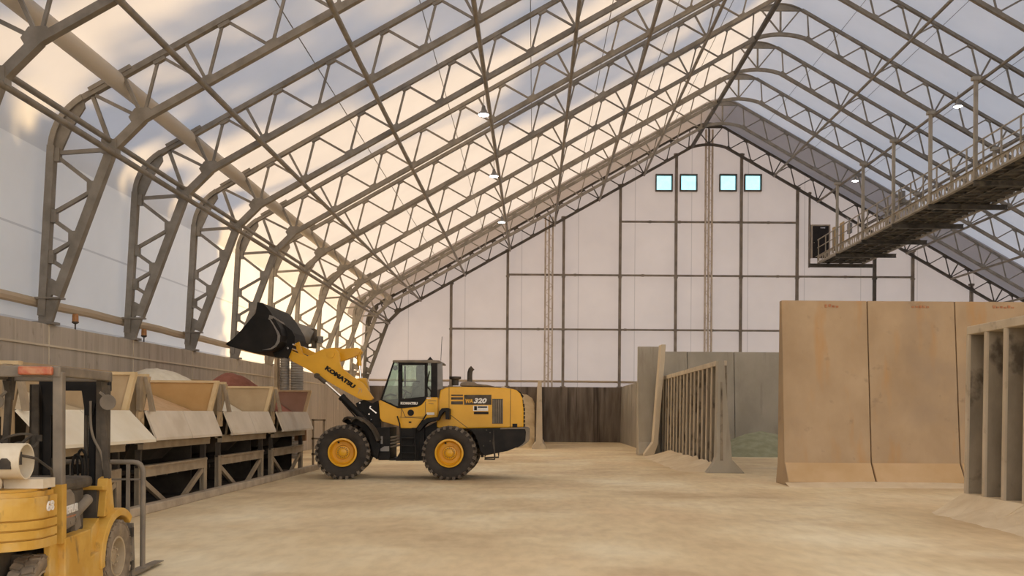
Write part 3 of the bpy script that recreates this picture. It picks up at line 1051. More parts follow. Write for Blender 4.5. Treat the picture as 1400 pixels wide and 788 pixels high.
def ribbed_unit(name, xf, y0, y1, n, label, H=3.6, foot=True, back=0.28, t_rib=0.11, tip=0.10, base=0.30, endpost=True):
    """3.6 m counterfort unit along the hall: fins on the side towards the camera, plate behind"""
    t = thing('ribbed_wall_unit', label, 'concrete wall', (xf, (y0 + y1) / 2, 0), 'ribbed concrete walls')
    a = MB()
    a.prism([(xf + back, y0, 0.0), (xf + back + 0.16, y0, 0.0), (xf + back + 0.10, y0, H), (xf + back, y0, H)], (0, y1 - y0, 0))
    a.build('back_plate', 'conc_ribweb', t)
    a = MB()
    a.span((xf - 0.015, y0 - 0.006, H - 0.16), (xf + back + 0.104, y1 + 0.006, H + 0.004))
    a.build('top_beam', 'conc_rib', t, bevel=0.015)
    for i in range(n):
        y = y0 + (y1 - y0 - t_rib) * i / (n - 1)
        a = MB()
        a.prism([(xf, y, H - 0.16), (xf + back, y, H - 0.16), (xf + back, y, 0.0), (xf - 0.03, y, 0.0)], (0, t_rib, 0))
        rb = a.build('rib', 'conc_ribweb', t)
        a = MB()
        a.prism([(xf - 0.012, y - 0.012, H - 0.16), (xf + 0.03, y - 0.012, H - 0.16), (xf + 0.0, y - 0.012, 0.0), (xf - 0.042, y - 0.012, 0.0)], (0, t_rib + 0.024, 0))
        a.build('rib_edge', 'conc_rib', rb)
    if foot:
        a = MB()
        a.prism([(xf - 0.62, y0 - 0.008, 0.0), (xf - 0.05, y0 - 0.008, 0.36), (xf + back + 0.006, y0 - 0.008, 0.36), (xf + back + 0.006, y0 - 0.008, 0)], (0, y1 - y0 + 0.016, 0))
        a.build('foot', 'drift', t)
    return t

# right edge: near unit and its neighbour
ribbed_unit('r', 8.42, 16.22, 18.5, 4, 'ribbed concrete wall unit with three deep bays, cut by the right edge', back=0.34, t_rib=0.085)
ribbed_unit('r', 8.42, 13.85, 16.16, 4, 'ribbed concrete wall unit nearest the camera, past the right edge', back=0.34, t_rib=0.085)
# middle: the long one with its own end
mid = ribbed_unit('m', 5.88, 30.62, 45.0, 18, 'long ribbed concrete wall with many fins, standing in the middle of the hall', back=0.22, t_rib=0.12, foot=False)
a = MB()
a.prism([(5.86, 30.25, 3.6), (6.04, 30.25, 3.6), (6.12, 30.25, 2.6), (6.32, 30.25, 0.42), (6.42, 30.25, 0.32), (6.72, 30.25, 0.0), (5.50, 30.25, 0.0), (5.74, 30.25, 0.32), (5.80, 30.25, 0.5)], (0, 0.4, 0))
a.build('end_counterfort', 'conc_grey', mid, bevel=0.015)
a = MB()
a.prism([(5.93, 30.22, 2.9), (5.98, 30.22, 2.9), (6.02, 30.22, 0.4), (5.93, 30.22, 0.4)], (0, 0.04, 0))
a.build('end_groove', 'conc_ribweb', mid)


def drift(name, pts, h, label, wdt, n=40, seed=1, mat='drift', cat='dust'):
    """a bank of loose material along the line pts[0]-pts[1]: wdt wide towards -X"""
    a = MB()
    p, q = Vector(pts[0]), Vector(pts[1])
    m = 10
    vs, fs = [], []
    for i in range(n + 1):
        b = p.lerp(q, i / n)
        f = (0.75 + 0.35 * noise.noise(Vector((i * 0.31, seed, 0)))) * (0.02 + 0.98 * min(1.0, i / 3, (n - i) / 3))
        for j in range(m + 1):
            s = j / m
            z = h * f * (1 - s) ** 1.15 + 0.015 * noise.noise(Vector((i * 0.7, j * 0.9, seed * 3)))
            if j == m:
                z = -0.01
            vs.append(b + Vector((-wdt * s * (0.85 + 0.3 * f), 0, z)))
    for i in range(n):
        for j in range(m):
            fs.append((i * (m + 1) + j, (i + 1) * (m + 1) + j, (i + 1) * (m + 1) + j + 1, i * (m + 1) + j + 1))
    a._add(vs, fs)
    o = a.build(name, mat, smooth=True)
    return tag(o, label, cat, kind='stuff')

drift('dust_bank', ((5.84, 30.7, 0), (5.84, 42.1, 0)), 0.42, 'bank of pale grit along the foot of the long ribbed wall', 1.05, 60, 4)
drift('dust_bank', ((8.38, 13.9, 0), (8.38, 18.55, 0)), 0.38, 'bank of pale grit along the foot of the ribbed wall at the right edge', 0.75, 40, 9)
a = MB()
n, m = 46, 8
vs, fs = [], []
for i in range(n + 1):
    x = 6.6 + 8.6 * i / n
    f = 0.8 + 0.5 * noise.noise(Vector((x * 0.8, 3.3, 0)))
    for j in range(m + 1):
        s = j / m
        vs.append(Vector((x, 24.94 - 0.6 * s * f, (0.13 * f * (1 - s) ** 1.2) if j < m else -0.01)))
fs = [(i * (m + 1) + j, (i + 1) * (m + 1) + j, (i + 1) * (m + 1) + j + 1, i * (m + 1) + j + 1) for i in range(n) for j in range(m)]
a._add(vs, fs)
tag(a.build('dust_bank', 'drift', smooth=True), 'low bank of grit along the foot of the tall beige wall', 'dust', kind='stuff')

# low bay walls at the far end
a = MB()
a.prism([(5.67, 43.8, 0), (5.9, 43.8, 0), (5.9, 43.8, 3.65), (5.75, 43.8, 3.65)], (0, 18.9, 0))
for k in range(1, 8):
    a.span((5.69, 43.8 + k * 2.36, 0.02), (5.80, 43.83 + k * 2.36, 3.6))
tag(a.build('bay_wall', 'conc_grey'), 'low grey concrete wall on the right of the dark stained bay', 'concrete wall')
a = MB()
a.prism([(0.20, 49.9, 3.60), (0.40, 49.9, 3.60), (0.46, 49.9, 0.35), (0.66, 49.9, 0.10), (0.66, 49.9, 0), (-0.10, 49.9, 0), (-0.10, 49.9, 0.10), (0.10, 49.9, 0.35)], (0, 12.8, 0))
tag(a.build('bay_wall', 'conc_rib', bevel=0.02), 'slender concrete wall seen end-on between the loader and the dark bay', 'concrete wall')


# ================================================================== HEAPS
def heap(name, c, rx, ry, h, mat, label, seed, n=40, rough=0.12, cat='heap', power=1.25, xmax=99.0):
    a = MB()
    vs, fs = [], []
    R = 16
    vs.append(Vector((c[0], c[1], c[2] + h)))
    for r in range(1, R + 1):
        s = r / R
        for k in range(n):
            t = 2 * PI * k / n
            wob = 1 + rough * noise.noise(Vector((math.cos(t) * 1.7, math.sin(t) * 1.7, seed)))
            x, y = c[0] + rx * s * wob * math.cos(t), c[1] + ry * s * wob * math.sin(t)
            z = c[2] + h * (1 - s ** power) + 0.10 * h * (1 - s) * noise.noise(Vector((x * 1.5, y * 1.5, seed)))
            z += 0.02 * noise.noise(Vector((x * 6, y * 6, seed)))
            if s < 0.15:
                z -= 0.02 * h
            vs.append(Vector((min(x, xmax), y, z)))
    for k in range(n):
        fs.append((0, 1 + k, 1 + (k + 1) % n))
    for r in range(R - 1):
        for k in range(n):
            a0, a1 = 1 + r * n + k, 1 + r * n + (k + 1) % n
            fs.append((a0, a0 + n, a1 + n, a1))
    a._add(vs, fs)
    return tag(a.build(name, mat, smooth=True), label, cat, kind='stuff')

heap('grit_heap', (10.6, 44.2, -0.02), 3.2, 2.4, 1.15, 's_green', 'dull green heap of grit at the foot of the tall grey wall', 11)
heap('grit_heap', (-1.8, 56.8, -0.02), 5.5, 5.2, 3.5, 's_cream', 'yellowish heap of grit in the bay behind the loader', 21, xmax=0.04)

# ================================================================== KERB + BEACONS
a = MB()
a.span((-7.12, -2.0, 0.0), (-6.92, 30.8, 0.16))
structure(a.build('trim_2', 'curb', bevel=0.02), 'concrete kerb in front of the bins')
for i, (u, vt, vb) in enumerate(((103, 431, 451), (197, 452, 469))):
    X0 = -11.1
    Y0 = F * X0 / (u - CU - 0.9)
    t = thing('beacon_lamp', ['amber beacon on a short stalk, nearer one on the left wall', 'amber beacon on a short stalk, farther one on the left wall'][i], 'lamp', (X0, Y0, 3.80), 'beacons on the left wall')
    MB().tube((X0, Y0, 3.80), (X0, Y0, 3.98), 0.018, 8).build('stalk', 'dustdark', t)
    MB().lathe([(0.0, 0.19), (0.06, 0.185), (0.072, 0.14), (0.075, 0.0), (0.05, -0.03), (0.0, -0.03)], (X0, Y0, 4.0), (0, 0, 1), 16).build('lens', 'amber', t, smooth=True)
    MB().lathe([(0.08, 0.0), (0.08, -0.03), (0.03, -0.06)], (X0, Y0, 4.0), (0, 0, 1), 16).build('base', 'dustdark', t, smooth=True)

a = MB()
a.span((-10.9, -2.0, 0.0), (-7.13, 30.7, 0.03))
structure(a.build('floor_shade_strip', 'bin_shade'), 'floor strip under the bins, behind the kerb, with the shade painted in')  # dark strip stands in for the shade beneath the hoppers

# ================================================================== FEED BINS
ZT, ZF = 2.48, 1.86            # top of the partition walls, front lip
XF, XBK = -7.10, -9.35         # front and back of the bins


def make_bin(y0, y1, inner_mat, flap_mat, over, drop, label, near_mat='bin_tan'):
    """one feed bin on its stand between y0 and y1"""
    t = thing('feed_bin', label, 'feed bin', (-8.2, (y0 + y1) / 2, 0.0), 'feed bins along the left wall')
    L = y1 - y0
    for y, mt, d in ((y0, near_mat, 1), (y1, inner_mat, -1)):
        a = MB()
        a.prism([(XBK, y, ZF - 0.1), (XF - 0.10, y, ZF - 0.1), (XF + 0.05, y, ZT), (XBK, y, ZT)], (0, 0.05 * d, 0))
        a.build('end_wall', mt, t)
        a = MB()      # front edge of the partition
        if d > 0:
            a.prism([(XF - 0.06, y - 0.02, ZT), (XF + 0.0, y - 0.02, ZT), (XF + 0.13, y - 0.02, ZF - 0.02), (XF + 0.05, y - 0.02, ZF - 0.02)], (0, 0.10, 0))
            a.build('edge_strip', 'bin_frame', t)
            a = MB()
        else:
            a.prism([(XF - 0.10, y - 0.02 * d, ZF - 0.02), (XF + 0.06, y - 0.02 * d, ZT), (XF + 0.15, y - 0.02 * d, ZT), (XF - 0.01, y - 0.02 * d, ZF - 0.02)], (0, 0.11 * d, 0))
        a.span((XBK, y - 0.02 * d, ZT), (XF + (0.15 if d < 0 else 0.0), y + 0.10 * d, ZT + 0.05))
        a.build('edge_board', 'bin_edge', t)
        for k in range(3):
            x = XF - 0.12 - 0.5 * k
            a = MB()
            a.prism([(x, y - 0.05 * d, ZF), (x + 0.06, y - 0.05 * d, ZF), (x + 0.06, y - 0.05 * d, ZT), (x, y - 0.05 * d, ZT)], (0, -0.16 * d if d < 0 else -0.14, 0))
            a.build('stiffener', 'bin_frame', t)
    a = MB()
    a.span((XBK - 0.06, y0 - 0.4, ZF - 0.3), (XBK, y1 + 0.4, 2.73))
    a.build('back_wall', 'bin_tan', t)
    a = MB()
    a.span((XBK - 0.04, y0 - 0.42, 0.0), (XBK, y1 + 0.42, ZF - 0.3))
    a.build('back_shade_sheet', 'bin_dark', t)  # added dark sheet, paints the shade below the back wall
    # folded-out front flaps (two sheets)
    ym = (y0 + y1) / 2
    for ya, yb in ((y0 - 0.05, ym - 0.012), (ym + 0.012, y1 + 0.05)):
        a = MB()
        a.prism([(XF, ya, ZF), (XF + over, ya, ZF - drop), (XF + over - 0.03, ya, ZF - drop - 0.02), (XF - 0.03, ya, ZF - 0.02)], (0, yb - ya, 0))
        a.span((XF + over - 0.05, ya, ZF - drop - 0.05), (XF + over, yb, ZF - drop))
        a.build('front_flap', flap_mat, t)
    # hopper sides running down to the belt
    a = MB()
    top = [(XF - 0.02, y0 + 0.05, ZF), (XF - 0.02, y1 - 0.05, ZF), (XBK + 0.02, y1 - 0.05, ZF), (XBK + 0.02, y0 + 0.05, ZF)]
    bot = [(-7.9, y0 + 0.8, 0.85), (-7.9, y1 - 0.8, 0.85), (-8.5, y1 - 0.8, 0.85), (-8.5, y0 + 0.8, 0.85)]
    a._add([Vector(p) for p in top + bot], [(0, 1, 5, 4), (1, 2, 6, 5), (2, 3, 7, 6), (3, 0, 4, 7)])
    a.build('hopper', 'bin_dark', t)
    a = MB()
    a.span((XF - 0.16, y0 - 0.02, ZF - 0.72), (XF - 0.06, y1 + 0.02, ZF - 0.55))
    a.span((XF - 0.22, y0 - 0.02, ZF - 0.62), (XF - 0.05, y1 + 0.02, ZF - 0.58))
    a.build('trough_beam', 'bin_frame', t)
    a = MB()
    for k in range(5):
        y = y0 + L * (k + 0.5) / 5
        a.prism([(XF - 0.02, y, ZF - 0.06), (XF - 0.02, y + 0.05, ZF - 0.06), (XF - 0.08, y + 0.05, ZF - 0.56), (XF - 0.08, y, ZF - 0.56)], (-0.04, 0, 0))
    a.build('bracket', 'bin_frame', t)
    # stand: four legs, front beam, two diagonals, back beam
    xs = XF - 0.12
    zt = 0.80
    for x in (xs, -9.2):
        for y in (y0 + 0.04, y1 - 0.10):
            a = MB()
            a.span((x - 0.11, y - 0.035, 0.0), (x, y + 0.035, zt + 0.04))
            a.span((x - 0.02, y - 0.09, 0.0), (x + 0.01, y + 0.09, zt + 0.04)) if x == xs else None
            a.build('leg', 'bin_frame', t)
            a = MB()
            a.span((x - 0.10, y - 0.04, zt), (x - 0.0, y + 0.04, ZF - 0.72))
            a.build('upright', 'bin_dark', t)
    a = MB()
    a.span((xs - 0.10, y0 + 0.06, zt - 0.18), (xs + 0.02, y1 - 0.12, zt + 0.02))
    a.span((xs - 0.10, y0 + 0.06, zt + 0.0), (xs + 0.06, y1 - 0.12, zt + 0.035))
    a.build('front_beam', 'bin_frame', t)
    a = MB()
    a.bar((xs - 0.04, y0 + 0.12, zt - 0.22), (xs - 0.04, y0 + L * 0.40, 0.0), 0.10, 0.07, (1, 0, 0))
    a.build('diagonal', 'bin_frame', t)
    a = MB()
    a.bar((xs - 0.04, y1 - 0.2, zt - 0.22), (xs - 0.04, y0 + L * 0.58, 0.0), 0.10, 0.07, (1, 0, 0))
    a.build('diagonal', 'bin_frame', t)
    a = MB()
    a.span((-9.3, y1 - 0.06, 0.05), (XF - 0.45, y1 - 0.02, 1.30))
    a.build('end_shade_sheet', 'bin_dark', t)  # added dark sheet, shade under the bin put into its colour
    # belt under the hopper
    a = MB()
    a.span((-8.55, y0 - 0.3, 0.62), (-7.8, y1 + 0.3, 0.70))
    for k in range(6):
        y = y0 + L * (k + 0.5) / 6
        a.tube((-8.6, y, 0.55), (-7.75, y, 0.55), 0.06, 10)
    a.build('belt', 'bin_dark', t)
    a = MB()
    a.span((XF - 0.05, y0 - 0.25, ZF - 0.35), (XF - 0.10, y0 + 0.0, ZF - 0.02))
    a.span((XF - 0.04, y0 - 0.16, ZF - 0.22), (XF - 0.02, y0 - 0.08, ZF - 0.14))
    a.build('corner_box', 'bin_tan', t)
    return t

PITCH = 4.37
BY = [13.10, 17.45, 21.85, 26.25]
make_bin(BY[0], BY[0] + 3.55, 'bin_tan', 'bin_flap_cream', 0.47, 0.50, 'tan feed bin with a cream folded flap, half hidden behind the forklift')
make_bin(BY[1], BY[1] + 3.55, 'bin_orange', 'bin_flap', 0.20, 0.50, 'tan feed bin with orange grit inside, right behind the forklift')
make_bin(BY[2], BY[2] + 3.55, 'bin_tan', 'bin_flap', 0.20, 0.50, 'tan feed bin with white grit inside, third along the kerb')
make_bin(BY[3], BY[3] + 3.45, 'bin_pink', 'bin_flap', 0.20, 0.50, 'pinkish feed bin with red grit inside, beside the loader front wheel')


def slope_fill(y0, y1, mat, label, seed, x0, k):
    """grit lying in a bin: level at the lip, rising to the back"""
    a = MB()
    n, m = 26, 22
    vs, fs = [], []
    for i in range(n + 1):
        y = y0 + 0.06 + (y1 - y0 - 0.12) * i / n
        for j in range(m + 1):
            x = (XF - 0.06) + (XBK + 0.02 - XF + 0.06) * j / m
            z = ZF - 0.06 + k * max(0.0, x0 - x) + 0.02 * noise.noise(Vector((x * 2, y * 2, seed)))
            vs.append(Vector((x, y, min(z, 2.40))))
    fs = [(i * (m + 1) + j, (i + 1) * (m + 1) + j, (i + 1) * (m + 1) + j + 1, i * (m + 1) + j + 1) for i in range(n) for j in range(m)]
    a._add(vs, fs)
    return tag(a.build('grit_fill', mat, smooth=True), label, 'grit', kind='stuff')

slope_fill(BY[0], BY[0] + 3.5, 's_cream', 'cream grit in the bin behind the forklift', 1, -7.6, 0.3)
slope_fill(BY[1], BY[1] + 3.5, 's_orange', 'orange grit sloping up to the back of the second bin', 2, -7.35, 0.40)
slope_fill(BY[2], BY[2] + 3.5, 's_white', 'white grit sloping up to the back of the third bin', 3, -7.65, 0.58)
slope_fill(BY[3], BY[3] + 3.4, 's_red', 'red grit sloping up to the back of the bin by the loader', 4, -7.40, 0.60)
heap('grit_heap', (-9.35, 23.6, 2.0), 1.35, 1.9, 0.92, 's_white', 'white heap rising over the boards of the third bin', 31, power=2.0)
heap('grit_heap', (-8.95, 28.2, 1.9), 1.35, 1.6, 1.10, 's_red', 'red heap rising over the boards of the last bin', 33, power=1.7)
heap('grit_heap', (-9.6, 32.3, -0.02), 1.35, 1.6, 2.95, 's_cream', 'lumpy cream heap behind the red one, by the wall', 35, rough=0.4)

# feed end: control box and guard frame after the last bin
t = thing('control_post', 'small rusty control box on a stand between the last bin and the loader wheel', 'control box', (-7.3, 29.95, 0))
MB().span((-7.34, 29.9, 0.0), (-7.28, 29.96, 1.65)).build('post', 'dustdark', t)
MB().span((-7.52, 29.84, 0.95), (-7.16, 30.0, 1.45)).build('box', 'rust', t, bevel=0.02)
MB().span((-7.44, 29.83, 1.48), (-7.24, 29.98, 1.64)).build('plate', 'white', t)
t = thing('guard_frame', 'tan pipe guard frame at the far end of the bins', 'guard frame', (-7.1, 30.6, 0))
for x in (-7.1, -6.75):
    MB().span((x - 0.03, 30.57, 0), (x + 0.03, 30.63, 1.62)).build('upright', 'bin_frame', t)
for z in (0.5, 1.0, 1.6):
    MB().span((-7.15, 30.57, z - 0.03), (-6.70, 30.63, z + 0.03)).build('crossbar', 'bin_frame', t)

# ================================================================== DUST COLLECTOR on the left, behind the bins
DY = 38.0
t = thing('dust_collector', 'grey corrugated dust collector with a horizontal drum, against the left wall', 'dust collector', (P(396, 520, DY).x, DY, 0.0))
for (u0, u1) in ((383, 396), (397.5, 415)):
    xa, xb = P(u0, 500, DY).x, P(u1, 500, DY).x
    zt = P(u0, 486, DY).z
    xc, r = (xa + xb) / 2, (xb - xa) / 2
    a = MB()
    n = 44
    prof = []
    z = 0.0
    i = 0
    while z < zt:
        prof.append((r * (0.90 if i % 2 else 1.0), z))
        z += 0.05
        i += 1
    prof.append((r, zt))
    a.lathe(prof, (xc, DY, 0), (0, 0, 1), 28)
    a.build('corrugated_tank', 'grey_metal', t)
MB().span((P(377, 500, DY).x, DY - 0.2, 0), (P(381, 500, DY).x, DY + 0.2, P(377, 486, DY).z)).build('frame_post', 'bin_frame', t)
pa, pb = P(392, 448, DY), P(428, 461, DY)
dv = (pb - pa).normalized()
a = MB()
a.lathe([(0.0, -0.02), (0.30, 0.0), (0.33, 0.05), (0.33, (pb - pa).length - 0.05), (0.30, (pb - pa).length), (0.0, (pb - pa).length + 0.02)], pa, dv, 24)
a.build('drum', 'grey_metal', t, smooth=True)
a = MB()
a.span(pb + Vector((-0.02, -0.2, -0.45)), pb + Vector((0.10, 0.2, 0.32)))
a.tube(pb + Vector((0.1, 0, -0.1)), pb + Vector((0.30, 0, -0.12)), 0.12, 12)
a.tube(pb + Vector((-0.6, 0, -0.40)), pb + Vector((0.1, 0, -0.42)), 0.035, 8)
a.build('fan_motor', 'dustdark', t)
a = MB()
a.lathe([(0.0, 0.0), (0.13, 0.02), (0.13, 0.28), (0.0, 0.30)], P(437.5, 470, DY), (0, 0, 1), 14)
a.build('motor_can', 'grey_metal', t, smooth=True)
a = MB()
for dx in (0.3, 0.75):
    a.span((pa.x + dx, DY - 0.12, P(396, 486, DY).z - 0.05), (pa.x + dx + 0.1, DY + 0.12, pa.z - 0.3))
a.build('drum_cradle', 'dustdark', t)

# ================================================================== WHEEL LOADER
LY = 27.42
ld = thing('wheel_loader', 'yellow wheel loader standing side-on with its black bucket raised', 'wheel loader', (P(545, 656, 26.4).x, LY, 0.0))


def c5(x, y): return (370 + x / 7.88, 470 + y / 7.88)      # close-up readings of the photograph
def cA(x, y): return (410 + x / 3.755, 460 + y / 3.755)
def cC(x, y): return (500 + x / 7.167, 480 + y / 7.167)
def cH(x, y): return (600 + x / 6.064, 520 + y / 6.064)
def cB(x, y): return (310 + x / 8.293, 405 + y / 8.293)
def cW(x, y): return (440 + x / 7.508, 560 + y / 7.508)


def pl(pts, Y, f=None):
    return [P(*(f(*p) if f else p), Y) for p in pts]


def plate(mb, pts, Y, thick, f=None):
    return mb.prism(pl(pts, Y, f), (0, thick, 0))


# ---- wheels
def wheel(c, axis, parent, R=0.745, W=0.52, near=True):
    ax = Vector(axis).normalized()
    a = MB()
    h = W / 2
    prof = [(0.385, -h * 0.62), (0.42, -h * 0.80), (0.52, -h * 0.98), (0.62, -h * 1.0), (R - 0.07, -h * 0.94), (R - 0.035, -h * 0.80), (R - 0.03, -h * 0.4), (R - 0.03, h * 0.4),
            (R - 0.035, h * 0.80), (R - 0.07, h * 0.94), (0.62, h), (0.52, h * 0.98), (0.42, h * 0.80), (0.385, h * 0.62)]
    a.lathe(prof, c, ax, 56, closed=True)
    o = a.build('tyre', 'rubber', parent, smooth=True)
    # tread lugs: two staggered rows of slanted bars
    a = MB()
    s1 = ax.orthogonal().normalized()
    s2 = ax.cross(s1)
    N = 26
    for k in range(N):
        for sd in (-1, 1):
            t = 2 * PI * (k + (0.5 if sd > 0 else 0)) / N
            t2 = t + 0.10
            d1 = s1 * math.cos(t) + s2 * math.sin(t)
            d2 = s1 * math.cos(t2) + s2 * math.sin(t2)
            d0 = s1 * math.cos(t - 0.02) + s2 * math.sin(t - 0.02)
            p = c + d1 * (R - 0.02) + ax * (sd * h * 0.93)
            q = c + d2 * (R - 0.02) + ax * (sd * h * 0.06)
            a.bar(p, q, 0.085, 0.045, d1)
            a.bar(c + d0 * (R - 0.085) + ax * (sd * h * 0.99), c + d1 * (R - 0.0) + ax * (sd * h * 0.88), 0.075, 0.035, ax)
    a.build('tread', 'rubber_dust', o)
    sd = -1 if near else 1
    ax2 = ax * sd     # points outwards
    a = MB()
    a.lathe([(0.40, h * 0.80), (0.395, h * 0.93), (0.350, h * 0.95), (0.328, h * 0.55), (0.322, h * 0.12), (0.29, h * 0.02), (0.20, h * 0.02), (0.185, h * 0.34), (0.165, h * 0.38),
             (0.11, h * 0.38), (0.10, h * 0.56), (0.06, h * 0.62), (0.0, h * 0.62)], c, ax2, 40, caps=False)
    r = a.build('rim', 'yellow', o, smooth=True)
    a = MB()
    for k in range(16):
        t = 2 * PI * k / 16
        b = c + (s1 * math.cos(t) + s2 * math.sin(t)) * 0.138 + ax2 * (h * 0.36)
        a.tube(b, b + ax2 * 0.03, 0.013, 6)
    a.build('wheel_bolts', 'dustdark', o)
    a = MB()
    b = c + Vector((-0.12, 0, 0.27)) + ax2 * (h * 0.15) if near else c + ax2 * (h * 0.4) + Vector((0.1, 0, 0.26))
    a.tube(b - ax2 * 0.02, b + ax2 * 0.03, 0.028, 8)
    a.build('valve', 'black', o)
    return o

fx, rx = P(469, 619, 26.42), P(615, 619, 26.42)
fx.z = rx.z = 0.745
faxis = Vector((-0.115, 1, 0)).normalized()
wheel(fx, faxis, ld)
wheel(fx + faxis * 2.05, faxis, ld, near=False)
wheel(rx, (0, 1, 0), ld)
wheel(rx + Vector((0.0, 2.05, 0)), (0, 1, 0), ld, near=False)
a = MB()
a.tube(fx + faxis * 0.2, fx + faxis * 1.85, 0.22, 14)
a.ball(fx + faxis * 1.03, 0.36, 10)
a.build('front_axle', 'black', ld, smooth=True)
a = MB()
a.tube(rx + Vector((0, 0.2, 0)), rx + Vector((0, 1.85, 0)), 0.22, 14)
a.ball(rx + Vector((0, 1.03, 0)), 0.36, 10)
a.build('rear_axle', 'black', ld, smooth=True)

# ---- boom arms with the lettering
arm = [(180, 130), (205, 65), (300, 110), (400, 135), (455, 115), (520, 78), (580, 55), (640, 52), (700, 62), (735, 95), (745, 150), (745, 200), (755, 240), (775, 272), (870, 345),
       (1000, 430), (1110, 590), (1085, 612), (1030, 612), (960, 600), (800, 515), (600, 400), (470, 325), (400, 280), (230, 190)]
for Y in (26.78, 27.94):
    a = MB()
    plate(a, arm, Y, 0.12, c5)
    a.build('boom_arm', 'yellow', ld, bevel=0.012)
a = MB()
cr = pl([(560, 230), (700, 230), (720, 330), (600, 330)], 26.9, c5)
a.prism(cr, (0, 1.05, 0))
a.build('boom_crosstube', 'yellow', ld)
q0 = P(*c5(580, 276), 26.775)
q1 = P(*c5(893, 490), 26.775)
rt = (q1 - q0)
up = Vector((0, 0, 1)) - rt.normalized() * rt.normalized().z
arm0 = [o for o in ld.children if o.name.startswith('boom_arm')][0]
lettering('lettering', "KOMATSU", q0, rt, up, 0.13, rt.length, 'black', arm0, bold=0.07, shear=0.05)
a = MB()
e0, e1 = P(*c5(940, 480), 26.775), P(*c5(985, 500), 26.775)
a.bar(e0, e0 + Vector((0.10, 0, -0.02)), 0.01, 0.02); a.bar(P(*c5(965, 490), 26.77), P(*c5(940, 545), 26.77), 0.01, 0.02)
a.bar(P(*c5(985, 490), 26.77), P(*c5(975, 530), 26.77), 0.01, 0.02)
a.build('warning_mark', 'bin_edge', arm0)

# ---- bell crank (between the arms) and bucket link
a = MB()
plate(a, [(560, 110), (590, 62), (640, 46), (700, 44), (780, 56), (930, 43), (968, 58), (982, 85), (968, 118), (930, 130), (790, 182), (745, 195), (690, 215), (610, 240), (560, 200)], 27.30, 0.22, c5)
bc = a.build('bell_crank', 'yellow', ld, bevel=0.012)
a = MB()
for (x, y, r) in ((650, 115, 0.10), (938, 82, 0.065)):
    for Yc in (26.74 if x < 700 else 27.26,):
        b = P(*c5(x, y), Yc)
        a.tube(b, b + Vector((0, 1.4 if x < 700 else 0.3, 0)), r, 20)
a.build('pivot_pin', 'yellow', bc, smooth=True)
a = MB()
a.bar(P(*c5(560, 170), 27.35), P(*c5(290, 40), 27.35), 0.16, 0.14, (0, 1, 0))
a.build('bucket_link', 'yellow', ld)
a = MB()
plate(a, [(262, 0), (305, -20), (345, 110), (400, 138), (300, 112)], 26.95, 0.1, c5)
a.build('bucket_stop', 'yellow', ld)

# ---- tilt cylinder
a = MB()
a.tube(P(*c5(948, 95), 27.4), P(*c5(958, 240), 27.4), 0.062, 14)
tc = a.build('tilt_cylinder', 'yellow', ld, smooth=True)
a = MB()
a.tube(P(*c5(955, 220), 27.4), P(*c5(970, 380), 27.4), 0.035, 12)
a.build('rod', 'chrome', tc, smooth=True)
a = MB()
plate(a, [(925, 375), (1025, 370), (1050, 470), (1060, 590), (960, 560), (935, 450)], 27.25, 0.3, c5)
a.build('tilt_mount', 'yellow', ld, bevel=0.02)
# ---- lift cylinders (both sides)
for k, Y in enumerate((26.72, 28.10)):
    a = MB()
    p0, p1, p2, p3 = P(*c5(500, 348), Y), P(*c5(570, 400), Y), P(*c5(765, 575), Y), P(*cA(352, 445), Y)
    a.tube(p2, p3, 0.095, 16)
    a.tube(p2 - (p3 - p2).normalized() * 0.02, p2 + (p3 - p2).normalized() * 0.06, 0.108, 16)
    a.bar(p2 + Vector((0.02, -0.05, -0.13)), p3 + Vector((-0.1, -0.05, -0.13)), 0.03, 0.03)
    lc = a.build('lift_cylinder', 'black', ld, smooth=True)
    a = MB()
    a.tube(p1, p2, 0.042, 12)
    a.build('rod', 'chrome', lc, smooth=True)
    a = MB()
    a.tube(p0 - Vector((0, 0.07, 0)), p0 + Vector((0, 0.07, 0)), 0.075, 16)
    a.tube(p0, p1 + (p2 - p1) * 0.12, 0.06, 12)
    a.build('rod_eye', 'dustdark', lc, smooth=True)

# ---- bucket
BYN, BYF = 26.02, 28.78
side = [(-2, 538), (62, 492), (165, 385), (265, 265), (325, 195), (345, 85), (400, 95), (445, 140), (490, 205), (540, 290), (590, 370), (608, 440), (600, 510), (560, 570), (500, 605), (400, 612), (290, 625), (130, 580)]
npl = pl(side, BYN, cB)
bk = MB()
bk.prism(npl, (0, 0.04, 0))
bu = bk.build('bucket', 'bucket', ld)
bk = MB()
bk.prism([p + Vector((0, BYF - BYN - 0.04, 0)) for p in npl], (0, 0.04, 0))
bk.build('side_plate', 'bucket', bu)
# shell: lip, floor, curved back
shell = [(-2, 538), (60, 565), (290, 622), (400, 612), (500, 600), (560, 566), (598, 508), (606, 440), (588, 370), (540, 290), (490, 205), (445, 142), (400, 96), (345, 86)]
a = MB()
pts = pl(shell, BYN, cB)
cen = P(*cB(330, 400), BYN)
for i in range(len(pts) - 1):
    p, q = pts[i], pts[i + 1]
    n1 = (p - cen).normalized() * 0.045
    n2 = (q - cen).normalized() * 0.045
    a.prism([p, q, q + n2, p + n1], (0, BYF - BYN, 0))
a.build('bucket_shell', 'bucket', bu)
a = MB()
plate(a, [(-5, 536), (60, 490), (66, 500), (40, 545), (128, 578), (290, 622), (286, 632), (120, 592)], BYN - 0.012, 0.03, cB)
e0 = P(*cB(-5, 538), BYN)
a.prism([e0, e0 + Vector((0.30, 0, -0.09)), e0 + Vector((0.30, 0, -0.12)), e0 + Vector((-0.02, 0, -0.02))], (0, BYF - BYN, 0))
a.build('cutting_edge', 'bucket', bu)
a = MB()
